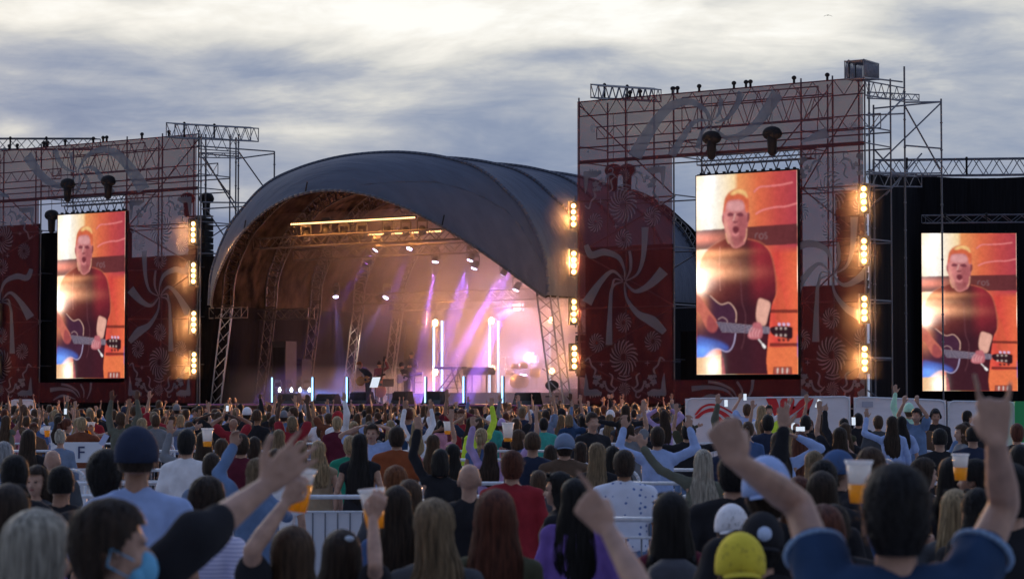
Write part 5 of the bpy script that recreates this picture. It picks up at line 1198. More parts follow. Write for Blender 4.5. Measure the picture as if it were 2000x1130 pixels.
# ------------------------------------------------------------------ white hoarding on the right with its red print
M_hoard = mat('white_hoarding_sheet', (.66, .62, .66), .7, 0, .06, 2, .25, stretch=(1, 1, 4)); M_redp = mat('red_print', (.55, .015, .02), .6)
HD = 62.0
def hoard(x0, x1, y0, y1, label):
    a = P(x0, y0, HD); c = P(x1, y1, HD); t_ = thing('hoarding_panel', label, 'hoarding', (a.x, a.y, 0), 0, 'white hoarding panels at the right of the crowd'); w = c.x - a.x; za = a.z; zc = c.z; n = 16
    vs = []
    for i in range(n + 1):
        for j in range(7): z = (za + (zc - za) * i / n) * j / 6; vs.append((w * i / n, .012 * math.sin(i * 2.1 + j), z))
    fs = [(i * 7 + j, (i + 1) * 7 + j, (i + 1) * 7 + j + 1, i * 7 + j + 1) for i in range(n) for j in range(6)]
    ob('sheet', mesh('sheet', vs, fs, [M_hoard], True), t_)
    b = MB(); r_ = .12; pts = [Vector((.03, -.03, 0)), Vector((.03, -.03, za - r_)), Vector((.03 + r_ * .3, -.03, za - r_ * .3)), Vector((.03 + r_, -.03, za)), Vector((w - .03 - r_, -.03, zc)), Vector((w - .03 - r_ * .3, -.03, zc - r_ * .3)), Vector((w - .03, -.03, zc - r_)), Vector((w - .03, -.03, 0))]
    b.path(pts, .021, 7); b.tube((.03, -.03, .1), (w - .03, -.03, .1), .018); b.build('frame', M_steel, t_); return t_, a
T1, A1 = hoard(1338, 1661, 778, 774, 'white hoarding panel with a red arch stripe and a red splash emblem')
T2, A2 = hoard(1667, 1848, 775, 781, 'plain white hoarding panel behind the security guard, left one')
T3, A3 = hoard(1850, 1983, 783, 784, 'plain white hoarding panel at the right, next to the green sheet')
T4, A4 = hoard(-30, 66, 783, 783, 'white hoarding with a red stripe at the left picture edge beneath the banner')
T4.location.y = 80; T4.location.x = P(22, 783, 80).x; T4.scale = (.6, 1, 1)
a = P(1985, 783, 61.8); b = MB(); b.box((1.2, 0, a.z / 2), (2.4, .03, a.z)); b.box((-.02, 0, a.z / 2), (.04, .05, a.z)); tag(b.build('green_sheet', mat('green_cloth', (.03, .32, .10), .8), None, False, (a.x, a.y, 0)), 'green sheeted fence at the right picture edge', 'fence')
def emblem(parent, base, polys, name):
    B = Banner()
    for pts in polys:
        q = crv(pts, 5); B.poly([((P(x, y, HD).x - base.x), P(x, y, HD).z) for x, y in q], 0, 0)
    return B.build(name, parent, [M_redp], (0, -.024, 0))
def zz(pts, ox, oy, s_): return [(ox + x / s_, oy + y / s_) for x, y in pts]
Z = lambda pts: zz(pts, 1320, 760, 5.882)
emblem(T1, A1, [Z([(1035, 92), (1130, 85), (1175, 160), (1190, 230), (1200, 190), (1200, 130), (1250, 90), (1285, 120), (1270, 180), (1265, 225), (1290, 235), (1300, 215), (1300, 140), (1325, 92), (1360, 120), (1355, 180), (1340, 215), (1350, 225), (1420, 130), (1500, 92), (1560, 98), (1440, 210), (1300, 310), (1260, 360), (1210, 372), (1150, 330), (1090, 220)]),
    Z([(1572, 105), (1560, 170), (1520, 230), (1470, 260), (1530, 285), (1500, 300), (1430, 320), (1340, 335), (1300, 350), (1420, 240)]),
    Z([(1110, 400), (1150, 420), (1180, 500), (1160, 600), (1080, 600), (1090, 480)]), Z([(1290, 390), (1350, 380), (1420, 420), (1380, 520), (1280, 600), (1240, 520), (1265, 440)])], 'red_splash_emblem')
emblem(T1, A1, [Z([(215, 290), (290, 200), (390, 162), (500, 180), (620, 240), (700, 290), (640, 275), (520, 210), (400, 185), (310, 215), (250, 280)]),
    Z([(220, 320), (320, 240), (430, 212), (540, 250), (620, 310), (590, 350), (520, 290), (430, 255), (330, 275), (260, 330)]), Z([(440, 300), (500, 310), (560, 370), (520, 390), (470, 340)])], 'red_arch_stripe')
bm_ = MB(); bm_.box((0, 0, 0), (.28, .01, .14)); o = bm_.build('grey_tag', mat('grey_label', (.35, .35, .42), .7), T2, False, (.35, -.04, P(1680, 789, HD).z))
# ------------------------------------------------------------------ steel crowd barriers in pens
def barrier_meshes():
    w, h = 2.3, 1.1; r_ = .16; b = MB(); f = MB(); pts = []
    for k in range(7): a = math.pi - math.pi / 2 * k / 6; pts.append(Vector((-w / 2 + r_ + r_ * math.cos(a), 0, h - r_ + r_ * math.sin(a))))
    for k in range(7): a = math.pi / 2 - math.pi / 2 * k / 6; pts.append(Vector((w / 2 - r_ + r_ * math.cos(a), 0, h - r_ + r_ * math.sin(a))))
    pts = [Vector((-w / 2, 0, .18))] + pts + [Vector((w / 2, 0, .18))]; f.path(pts + [pts[0]], .021, 8); f.tube((-w / 2, 0, h - .14), (w / 2, 0, h - .14), .012)
    fm = mesh('frame', f.v, f.f, [M_steel], True)
    g_ = MB(); n = 19
    for k in range(n): x = -w / 2 + .1 + (w - .2) * k / (n - 1); g_.tube((x, 0, .18), (x, 0, h - .14), .0075, n=6)
    gm = mesh('bar_grille', g_.v, g_.f, [mat('dull_steel_bars', (.13, .14, .17), .5, .4)], True); q = MB(); q.tube((0, -.3, .02), (0, .3, .02), .02); q.tube((0, -.28, .03), (0, 0, .2), .015); q.tube((0, .28, .03), (0, 0, .2), .015); qm = mesh('foot', q.v, q.f, [M_steel], True)
    return fm, gm, qm
FM, GM, QM = barrier_meshes()
BARR = []
SHEET = mesh('white_sheet', [(-1.08, .035, .2), (1.08, .035, .2), (1.08, .035, .95), (-1.08, .035, .95)], [(0, 1, 2, 3)], [mat('barrier_sheet', (.62, .65, .72), .7, 0, .05, 3)], False)
SHZ = ((540, 770, 20, 23.5), (0, 235, 30, 49), (1160, 1335, 22, 27), (1700, 1870, 34, 49), (800, 860, 26, 27))
def barrier(x, y, rz):
    t_ = thing('crowd_barrier', '', 'barrier', (x, y, 0), rz, 'steel crowd barriers forming the pens'); ob('frame', FM, t_); ob('bar_grille', GM, t_)
    for s_ in (-.95, .95): ob('foot', QM, t_, (s_, 0, 0))
    px = 1000 + FPX * x / y
    if abs(rz) < .5 and any(a_ < px < c_ and d0_ < y < d1_ for a_, c_, d0_, d1_ in SHZ): ob('white_sheet', SHEET, t_)
    BARR.append(t_)
rb = random.Random(11); ROWS = [13.5, 16.6, 18.6, 20.7, 22.8, 26.3, 31, 36, 41.5, 48]
for r_, dd in enumerate(ROWS):
    half = 1000 / FPX * dd; n = int(2 * half / 2.36) + 1
    for k in range(n + 1):
        x = -half + 2.36 * k - rb.uniform(0, .05) + (r_ % 3) * .4; px = 1000 + FPX * x / dd; gap = .22 if dd > 23 else .12
        if dd < 14 and not (1030 < px < 1260 or px > 1850): continue
        if 14 < dd < 17 and not (1130 < px < 1420 or px > 1930): continue
        if dd in (18.6, 20.7) and not (520 < px < 780 or 1180 < px < 1420 or px > 1800): continue
        if rb.random() < gap: continue
        barrier(x, dd + rb.uniform(-.05, .05), rb.uniform(-.02, .02) + (.03 if px < 1000 else -.02))
        if rb.random() < .3 and dd < 40 and dd > 17: barrier(x + 1.2, dd + 1.18, R(90) + rb.uniform(-.06, .06))

cf = bpy.data.curves.new('letter', 'FONT'); cf.body = 'F'; cf.size = .26; cf.extrude = .004; cf.align_x = 'CENTER'
fo = bpy.data.objects.new('tmpf', cf); C.objects.link(fo); dg = bpy.context.evaluated_depsgraph_get(); fme = bpy.data.meshes.new_from_object(fo.evaluated_get(dg)); bpy.data.objects.remove(fo)
fme.materials.clear(); fme.materials.append(mat('navy_letter', (.03, .04, .12), .6)); p = P(158, 896, 35.7)
t_ = thing('letter_sign', 'white sign with a navy letter F on the pen barrier at the far left', 'sign', p, 0); b = MB(); b.box((0, .02, .10), (.62, .02, .30)); b.build('board', mat('sign_white', (.62, .65, .72), .6), t_); o = ob('letter', fme, t_, (0, .0, .01)); o.rotation_euler = (math.pi / 2, 0, 0)
# ------------------------------------------------------------------ the crowd: people one can point to
LIST = []; HINT = []
def near(px, yt, d, label, fem, top, topc, hair, hairc, pose=('down', 'down'), skin='pale', rz=0, reach=None, det=None, H=None, **kw):
    loc, h = at(px, yt, d); det = det if det is not None else (2 if d < 13 else 1 if d < 19 else 0)
    bald_ = hair == 'bald'; h = h * (1.015 if bald_ else 1.0); arms = None; rzr = R(rz)
    if reach:
        k = h / 1.775; wd = kw.get('width', 1.0); M = Matrix.LocRotScale(loc, Matrix.Rotation(rzr, 3, 'Z').to_quaternion(), Vector((k * wd, k, k))); arms = {}
        for sg, (ex, ey, wx, wy, tx, ty, kind, nE, nW, sc_) in reach.items():
            S = Vector(((.150 if fem else .170) * sg, -.005, 1.445)); E = ik(M, ex, ey, S, .29 * sc_, nE); Wv = ik(M, wx, wy, E, .255 * sc_, nW); D = (ik(M, tx, ty, Wv, .17, True) + ik(M, tx, ty, Wv, .17, False)) / 2 - Wv
            if D.length < .02: D = Vector((0, 0, 1))
            fwd = M.to_3x3().inverted() @ Vector((0, 1, 0)); side = Vector((-sg, 0, 0)) if rz == 0 else M.to_3x3().inverted() @ Vector((-1, 0, 0.3))
            arms[sg] = (S, E, Wv, D, fwd, side, kind, 1.0 if sc_ == 1 else sc_)
    sd_ = kw.pop('seed', int(px * 7 + yt) % 97)
    t_, bk = person(label, loc, h, bool(fem), top, topc, pose, hair, hairc, skin, rzr, detail=det, arms=arms, seed=sd_, **kw)
    LIST.append((px, d, loc.x, loc.y, label, t_)); return t_, arms
S_, L_, N_ = 'short', 'long', 'none'
big, A_ = near(1748, 905, 6.5, 'big man in blue T-shirt with pale trim raising a fist and horn sign', 0, S_, 'dark blue', 'short', 'black', reach={-1: (1560, 985, 1440, 900, 1405, 815, 'fist', False, True, 1.1), 1: (1962, 985, 1945, 862, 1940, 770, 'horn', False, True, 1.08)}, loose=.2, width=1.0, armk=1.06, short_len=.40)
point_, _ = near(1345, 1150, 5.6, 'bare raised arm pointing a finger, its owner below the bottom edge', 1, S_, 'grey', 'short', 'brown', reach={-1: (1262, 1118, 1185, 1030, 1133, 965, 'point', True, False, 1.1)}, armk=1.02)
near(1445, 1046, 8.4, 'person in a yellow baseball cap at the bottom edge', 0, S_, 'black', 'short', 'brown', extras=('backcap',), capc='yellow')
pk, _ = near(1487, 1005, 9.6, 'person in black cap with a round pale patch behind the yellow cap', 0, L_, 'black', 'short', 'black', extras=('backcap',), loose=1.6)
near(1428, 988, 12, 'person in a white-fronted black cap left of the raised forearm', 0, S_, 'black', 'short', 'black', extras=('backcap',), capc='white')
near(1496, 897, 9.8, 'tall man in a plain pale blue-white cap behind the raised forearm', 0, S_, 'black', 'short', 'darkbrown', extras=('backcap',), capc='light blue')
bp_, _ = near(1310, 960, 10.8, 'woman with very long black hair and a dark backpack', 1, L_, 'maroon', 'long', 'black', extras=('sunglasses',), length=.55)
near(1432, 885, 14.2, 'broad man in black whose head is hidden by the raised forearm', 0, L_, 'black', 'short', 'black', width=1.1)
mask, _ = near(222, 974, 6.6, 'young man with a blue surgical mask in profile, stretching out a bare arm', 0, S_, 'black', 'short', 'darkbrown', rz=-78, reach={-1: (432, 1012, 520, 948, 585, 885, 'open', False, False, 1.14)}, sleeve='three', loose=1.8, armk=1.2)
near(78, 1000, 7.0, 'woman with long ash-blonde hair at the bottom left corner', 1, L_, 'black', 'long', 'ashblonde', rz=-40, puff=.05, length=.4)
near(18, 945, 9.6, 'dark-haired woman in purple with sunglasses on her head at the left edge', 1, S_, 'purple', 'long', 'darkbrown', extras=('sunglasses',), length=.2)
near(268, 838, 11.6, 'tall man in a light blue T-shirt and dark cap', 0, S_, 'light blue', 'fade', 'darkbrown', extras=('cap',), capc='navy', skin='tan', loose=1.3)
near(207, 884, 12.6, 'person with full black hair left of the tall capped man', 0, S_, 'black', 'short', 'black', puff=.12)
near(120, 910, 15.5, 'man with shaved sides and wide black back left of the full black hair', 0, L_, 'black', 'fade', 'black', width=1.1, skin='tan')
near(103, 878, 21, 'bald man in a dark shirt at the left, beyond the shaved sides', 0, S_, 'dark grey', 'bald', 'black')
near(72, 908, 17, 'shouting woman at the left looking back at the camera', 1, L_, 'dark grey', 'long', 'darkbrown', rz=165, extras=('face',), length=.3)
near(30, 888, 14.5, 'dark-haired man near the left edge in front of the shouting woman', 0, S_, 'black', 'short', 'black', skin='tan')
near(8, 862, 20, 'grey-haired man cut by the left edge', 0, L_, 'grey blue', 'short', 'grey')
near(56, 838, 27, 'woman with long dark hair and black top standing before the far left pen', 1, L_, 'black', 'long', 'darkbrown')
near(118, 839, 33, 'woman with a pale bun in a blue-grey sweater', 1, L_, 'grey blue', 'tied', 'ashblonde', length=.2, loose=1.8)
near(366, 838, 22, 'boy in a white raglan shirt with grey-blue sleeves', 0, S_, 'white', 'short', 'black', rz=-15)
near(414, 884, 19, 'man with cropped hair in a grey-blue top, above the bob haircut', 0, S_, 'grey blue', 'fade', 'darkbrown')
near(406, 934, 12.2, 'person with dark bob haircut and lavender striped shirt', 1, S_, 'striped', 'bob', 'darkbrown', puff=.08, rz=-20)
near(502, 894, 16.5, 'woman with dark blonde bob in a denim jacket taking a picture', 1, L_, 'denim', 'bob', 'darkblonde', pose=('phone', 'phoneup'), rz=20)
near(538, 876, 20.5, 'man with cropped brown hair and white collar behind the stretched arm', 0, S_, 'white', 'fade', 'brown')
near(588, 860, 29, 'woman with honey hair left of the blonde with bare shoulders', 1, N_, 'black', 'long', 'darkblonde', length=.5)
near(572, 1030, 9.0, 'woman with long brown hair raising a cup of beer on the left', 1, S_, 'black', 'long', 'brown', reach={-1: (492, 1075, 560, 978, 590, 930, 'hold', True, False, 1.08)}, puff=.04, armk=1.15)
near(668, 1034, 9.5, 'woman with brown hair and a pale hair clip raising a cup on the right', 1, S_, 'black', 'long', 'darkbrown', reach={1: (733, 1105, 728, 1010, 742, 965, 'hold', True, False, 1.08)})
near(848, 976, 10.0, 'woman with long straight blonde hair and grey denim jacket, centre front', 1, L_, 'dark grey', 'long', 'darkblonde', length=.62, puff=.04)
near(968, 959, 10.5, 'woman with auburn hair in an olive jumper, centre front', 1, L_, 'olive', 'long', 'auburn', length=.48, puff=.06, loose=1.5)
near(776, 948, 13.2, 'woman with long dark hair in a blue denim top behind the raised cup', 1, L_, 'blue', 'long', 'darkbrown', length=.4)
near(800, 936, 14.6, 'woman with grey-brown hair and sunglasses behind the blue denim top', 1, L_, 'black', 'long', 'brown', extras=('sunglasses',), length=.35)
near(773, 912, 17, 'ginger-haired boy below the orange shirt', 0, S_, 'dark grey', 'short', 'ginger', puff=.1)
near(917, 905, 15.2, 'bald man in a black jacket, centre', 0, L_, 'black', 'bald', 'black')
near(1000, 879, 18.2, 'man in a red jacket with a grey hood', 0, L_, 'red', 'short', 'auburn', loose=2.0, width=1.06)
near(1122, 934, 14.0, 'woman in a loose purple dress with very long dark hair', 1, L_, 'purple', 'long', 'black', loose=2.6, length=.55, skin='olive')
near(1090, 921, 15.6, 'dark-haired woman turned to the left beside the purple dress', 1, L_, 'black', 'long', 'black', rz=75, extras=('face', 'sunglasses'), length=.3)
near(1052, 918, 19.5, 'brown-haired person with sunglasses pushed up, right of the red jacket', 0, S_, 'dark grey', 'short', 'brown', extras=('sunglasses',))
near(1219, 878, 19.2, 'man in a white short-sleeved shirt with small blue motifs', 0, S_, 'dotted white', 'short', 'darkbrown', skin='olive', loose=1.3, width=1.12)
near(775, 832, 26.5, 'man in a rust orange shirt, hands at his head', 0, S_, 'orange', 'short', 'darkbrown', loose=2.0, width=1.1)
near(703, 846, 24.5, 'woman with waist-long black hair, bare arms and pale jeans', 1, N_, 'black', 'long', 'black', length=.62)
near(684, 850, 27.5, 'man in a green T-shirt behind the waist-long black hair', 0, S_, 'green', 'short', 'blonde')
near(622, 860, 25, 'blonde woman with bare shoulders left of the green T-shirt', 1, N_, 'tan', 'long', 'blonde', length=.4)
near(727, 826, 30, 'young man turned round with a pale blue shirt open over his chest', 0, S_, 'light blue', 'short', 'darkbrown', rz=170, pose=('head', 'head'), extras=('face',))
near(1103, 848, 24.5, 'man in a brown jumper and pale grey backwards cap', 0, L_, 'brown', 'short', 'darkbrown', extras=('backcap',), capc='grey blue', loose=2.0, width=1.12)
near(1040, 843, 24.8, 'man with fair cropped hair in a navy jacket', 0, L_, 'navy', 'fade', 'brown', width=1.1)
near(1166, 864, 22.5, 'woman with very long straight light brown hair', 1, L_, 'black', 'long', 'darkblonde', length=.7, extras=('sunglasses',))
near(1196, 870, 23.5, 'dark-haired woman between the long straight hair and the white shirt', 1, L_, 'black', 'long', 'black')
near(1075, 868, 26.5, 'woman with dark brown bob behind the brown jumper', 1, L_, 'pink', 'bob', 'darkbrown')
near(1134, 862, 27.5, 'brown-haired woman with sunglasses right of the brown jumper', 1, S_, 'white', 'bob', 'darkbrown', extras=('sunglasses',))
near(1284, 832, 27, 'man in a bright blue shirt with both arms raised', 0, L_, 'light blue', 'short', 'darkbrown', pose=('bent', 'bent'), loose=1.6)
near(1373, 877, 20.5, 'blonde woman in a grey-green jacket with arms spread', 1, L_, 'khaki', 'long', 'ashblonde', pose=('down', 'wide'), loose=2.2, length=.5)
near(1342, 826, 33, 'man in a black jacket with arms spread wide behind the blonde', 0, L_, 'black', 'short', 'black', pose=('out', 'out'))
near(860, 876, 21.5, 'dark-haired woman in black raising one hand, above the bald man', 1, L_, 'black', 'bob', 'black', pose=('down', 'up'))
near(884, 866, 24, 'woman with long dark hair leaning left of the bald man', 1, N_, 'dark grey', 'long', 'black')
near(846, 848, 28, 'woman with brown hair and pink tattooed arm raised', 1, S_, 'pink', 'long', 'brown', pose=('up', 'down'))
near(958, 862, 27, 'woman in a pink checked shirt with both arms raised', 1, L_, 'lilac', 'long', 'darkbrown', pose=('wide', 'up'))
near(935, 815, 40, 'steward in lime yellow raising one lime sleeve high', 0, L_, 'lime', 'short', 'brown', pose=('up', 'down'), loose=2)
near(957, 812, 46, 'person in a white knitted hat right of the lime sleeve', 0, S_, 'teal', 'short', 'brown', extras=('beanie',), capc='white')
near(980, 818, 48, 'person in a pale pink knitted hat', 1, S_, 'pink', 'short', 'brown', extras=('beanie',), capc='lilac')
near(1072, 812, 52, 'steward in a lime vest before the right roof leg', 0, S_, 'lime', 'short', 'black', z=0) if False else near(1078, 800, 62, 'steward in a lime vest before the right roof leg, facing the crowd', 0, S_, 'lime', 'short', 'black', rz=180, pose=('front', 'front'), extras=('face',))
near(1062, 815, 42, 'man in a bright teal T-shirt below the right roof leg', 0, S_, 'teal', 'short', 'black')
near(1640, 882, 15.5, 'man in a blue baseball cap turned to the right', 0, L_, 'black', 'short', 'brown', rz=-75, extras=('cap', 'face'), capc='blue')
near(1607, 898, 14, 'man in black raising a hand with a red wristband', 0, L_, 'black', 'short', 'black', pose=('down', 'up'))
near(1700, 880, 16, 'person with curly brown hair and a blue shirt behind the big man', 0, S_, 'blue', 'short', 'brown', puff=.16)
near(1604, 920, 13, 'woman with long very dark hair left of the curly hair', 1, L_, 'black', 'long', 'darkbrown', length=.4)
near(1560, 930, 14.5, 'auburn-haired woman right of the pale cap', 1, L_, 'brown', 'long', 'auburn', length=.3)
near(1590, 880, 19, 'dark blonde woman above the long very dark hair', 1, L_, 'grey', 'long', 'darkblonde', length=.3)
near(1607, 992, 9.8, 'woman with wavy auburn hair close behind the big man’s arm', 1, L_, 'black', 'long', 'auburn', puff=.1, length=.35)
near(1628, 985, 11.5, 'dark-haired person between the wavy auburn hair and the big man', 0, L_, 'black', 'short', 'darkbrown')
near(1806, 893, 17.5, 'woman in dark clothes looking right beside the long dark hair', 1, L_, 'black', 'long', 'darkbrown', rz=-70, extras=('face',), length=.25)
near(1856, 893, 16, 'woman with long dark hair between two turned faces', 1, L_, 'black', 'long', 'black', length=.35)
near(1902, 896, 14.6, 'man in black turned left holding a beer', 0, L_, 'black', 'short', 'black', skin='tan', rz=60, pose=('front', 'drink'), extras=('face',))
near(1866, 955, 12.4, 'woman with straight blonde hair in a grey T-shirt inside the bent arm', 1, S_, 'dark grey', 'long', 'blonde', length=.38, extras=('sunglasses',))
near(1908, 953, 12.0, 'dark-haired person with pale sunglasses behind the horn arm', 1, S_, 'black', 'bob', 'black', extras=('sunglasses',))
near(1972, 905, 10.4, 'man in a black T-shirt at the right edge, arm hanging', 0, S_, 'black', 'short', 'black', width=1.1)
near(1990, 868, 19, 'person in a black tracksuit with a pale stripe at the right edge', 0, L_, 'black', 'short', 'black')
near(1835, 836, 27, 'man with very short dark hair in black beneath the security guard', 0, L_, 'black', 'fade', 'black', width=1.1)
near(1900, 832, 29, 'man in a navy jacket left of the horn hand’s forearm', 0, L_, 'navy', 'fade', 'black', width=1.15)
grd, _ = near(1827, 799, 45, 'bearded security guard with headphones facing the crowd, hand on hip', 0, L_, 'black', 'fade', 'black', rz=185, pose=('hips', 'down'), extras=('face',), skin='tan', width=1.1)
near(1890, 801, 46, 'man in a dark quilted jacket before the rightmost white panel', 0, L_, 'maroon', 'short', 'black', rz=-60, pose=('front', 'front'))
near(1742, 812, 37, 'woman in a pale blue shirt and mint trousers reaching up', 1, L_, 'light blue', 'long', 'darkbrown', pose=('down', 'bent'), legc='mint', length=.5)
near(1760, 812, 38.5, 'dark-haired woman in a patterned black skirt beside the mint trousers', 1, S_, 'light blue', 'long', 'black', legc='black')
near(1790, 796, 41, 'woman with both hands raised over her face, in lilac', 1, S_, 'denim', 'short', 'black', pose=('phoneup', 'phoneup'), legc='lilac', rz=150)
near(1775, 788, 47, 'person in a mint hooded top stretching one arm high', 0, L_, 'mint', 'short', 'brown', pose=('down', 'up'), extras=('beanie',), capc='mint')
near(1806, 810, 42, 'man in a brown shirt left of the security guard', 0, S_, 'brown', 'short', 'darkbrown')
near(1459, 788, 50, 'person on shoulders in a pale blue top holding up a phone', 1, S_, 'light blue', 'short', 'brown', pose=('down', 'phoneup'), H=None)
near(1487, 791, 49, 'blonde woman in white raising an arm before the red emblem', 1, L_, 'white', 'long', 'blonde', pose=('wide', 'down'))
near(1502, 790, 56, 'steward in a yellow-green vest before the red emblem', 0, S_, 'lime', 'short', 'black', rz=180)
near(1605, 809, 38, 'woman with long brown hair holding a phone high before the plain panel', 1, S_, 'black', 'long', 'brown', pose=('down', 'up'))
near(1573, 810, 37, 'dark-haired man filming with both hands right of the emblem', 0, L_, 'black', 'short', 'black', pose=('phone', 'phone'))
near(1648, 816, 41, 'person waving one bent arm before the white panel joint', 1, N_, 'olive', 'tied', 'black', pose=('down', 'bent'))
near(1676, 806, 43, 'dark-haired person filming at the panel joint', 0, S_, 'black', 'short', 'black', pose=('phone', 'down'))
near(1297, 800, 46, 'woman making a roof of her raised arms before the red banner', 1, L_, 'lilac', 'long', 'darkbrown', pose=('clap', 'clap'), length=.5)
near(1222, 790, 49, 'long-haired person sitting high with arms spread before the red banner', 1, L_, 'black', 'long', 'darkbrown', pose=('out', 'out'))
near(113, 810, 50, 'man in a light blue shirt pointing an arm right, left of the narrow screen foot', 0, L_, 'light blue', 'short', 'black', pose=('out', 'down'))
near(52, 812, 49, 'man in a pink-red shirt at the far left', 0, S_, 'pink', 'short', 'brown')
near(70, 815, 48, 'man in a blue shirt beside the pink-red shirt', 0, S_, 'blue', 'short', 'brown')
near(311, 781, 66, 'man in a white shirt standing above the heads left of the stage', 0, S_, 'white', 'short', 'brown')
near(545, 838, 31, 'woman with reddish blonde hair left of the honey hair', 1, S_, 'denim', 'long', 'darkblonde', length=.35)
near(433, 856, 26, 'woman with long light brown hair right of the first raised cup', 1, S_, 'maroon', 'long', 'brown')
near(471, 846, 25, 'man in a dark plum shirt at the left centre', 0, S_, 'maroon', 'short', 'darkbrown', width=1.1)
near(400, 842, 24, 'woman with long dark hair holding up a half-full cup', 1, L_, 'grey', 'long', 'darkbrown', pose=('down', 'bent'))
near(497, 852, 27, 'dark-haired woman in magenta right of the plum shirt', 1, S_, 'lilac', 'bob', 'darkbrown')
near(1228, 826, 34, 'bearded arm-raising man left of the bright blue shirt', 0, S_, 'grey', 'short', 'darkbrown', pose=('up', 'down'))
near(1422, 838, 24.5, 'man in navy behind the raised fist', 0, L_, 'navy', 'short', 'black', width=1.1)
near(1522, 842, 23, 'woman with brown hair and a light blue sleeve across her head', 1, L_, 'light blue', 'long', 'darkbrown', pose=('head', 'down'))
near(1562, 842, 25, 'woman with copper highlights right of the light blue sleeve', 1, S_, 'black', 'long', 'auburn')
near(1535, 832, 29, 'blonde woman in a grey top behind the copper highlights', 1, S_, 'grey', 'long', 'blonde')
near(1640, 834, 28, 'woman with long dark hair filming, right of the copper highlights', 1, S_, 'black', 'long', 'darkbrown', pose=('phone', 'up'))
# extra parts on particular people
def child_world(t_, b, name, m_, smooth=True):
    o = b.build(name, m_, t_, smooth); return o
M_mask = mat('surgical_mask_blue', (.12, .38, .60), .8, 0, .1, 20, .3)
def mask_on(t_):
    b = MB(); b.ell((0, .083, 1.583), (.052, .040, .052), 18, 12); b.ell((0, .062, 1.565), (.062, .034, .046), 18, 12); o = b.build('face_mask', M_mask, t_, True)
    for sg in (-1, 1): c = MB(); c.path([Vector((sg * .058, .065, 1.605)), Vector((sg * .078, .02, 1.63)), Vector((sg * .085, -.01, 1.645)), Vector((sg * .086, -.02, 1.60)), Vector((sg * .06, .05, 1.56))], .0022, 5); c.build('ear_loop', M_mask, t_, True)
mask_on(mask)
b = MB(); b.ell((.028, .080, 1.655), (.012, .006, .005)); b.build('eye', M_eye, mask, True); b = MB(); b.ell((-.028, .080, 1.655), (.012, .006, .005)); b.build('eye', M_eye, mask, True)
M_trim = mat('pale_blue_trim', (.22, .34, .52), .9)
b = MB(); pts = [Vector((.088 * math.sin(a), -.02 - .078 * math.cos(a), 1.478 - .04 * max(0, math.cos(a)) ** 2)) for a in np.linspace(-math.pi, math.pi, 25)]; b.path(pts, .0085, 8); b.build('collar_trim', M_trim, big, True)
for sg in (1, -1):
    S, E, Wv = A_[sg][0], A_[sg][1], A_[sg][2]; c = S.lerp(E, .40); d = (E - S).normalized(); c += d * .022; q = d.to_track_quat('Z', 'Y'); b = MB()
    pts = [c + q @ Vector((.0765 * math.cos(a), .0765 * math.sin(a), 0)) for a in np.linspace(0, 2 * math.pi, 25)]; b.path(pts, .008, 6); b.build('sleeve_trim', M_trim, big, True)
b = MB(); b.tube((0, -.135, 1.70), (0, -.141, 1.70), .032, n=20); o = b.build('round_patch', mat('pale_patch', (.5, .62, .85), .6), pk, True)
b = MB(); b.loft([(0, -.20, 1.05, .15, .07), (0, -.22, 1.15, .16, .09), (0, -.22, 1.3, .15, .085), (0, -.19, 1.42, .12, .06), (0, -.17, 1.46, .06, .03)], 16); t2 = thing('backpack', 'dark backpack worn by the woman with very long black hair', 'backpack', bp_.location, 0)
t2.scale = bp_.scale; b.build('bag', mat('backpack_fabric', (.03, .03, .04), .7, 0, .2, 20, .3), t2, True); c = MB(); c.path([Vector((-.1, -.30, 1.16)), Vector((0, -.315, 1.18)), Vector((.1, -.30, 1.165))], .005); c.build('zip', M_steel, t2, True)
for sg in (-1, 1): c = MB(); c.path([Vector((sg * .1, -.14, 1.44)), Vector((sg * .1, -.02, 1.50)), Vector((sg * .11, .12, 1.40)), Vector((sg * .12, .12, 1.2))], .012); c.build('strap', M_black, t2, True)
b = MB(); b.ell((.04, -.095, 1.74), (.022, .014, .014)); b.build('hair_clip', mat('pale_hair_clip', (.4, .5, .62), .5), [l[5] for l in LIST if 'pale hair clip' in l[4]][0], True)
for sg in (-1, 1): c = MB(); c.ell((sg * .088, -.01, 1.64), (.022, .035, .042)); c.build('ear_cup', M_black, grd, True)
c = MB(); c.path([Vector((.09 * math.sin(a), -.01, 1.64 + .16 * math.cos(a) * .95)) for a in np.linspace(-1.5, 1.5, 12)], .009); c.build('headband', M_black, grd, True)
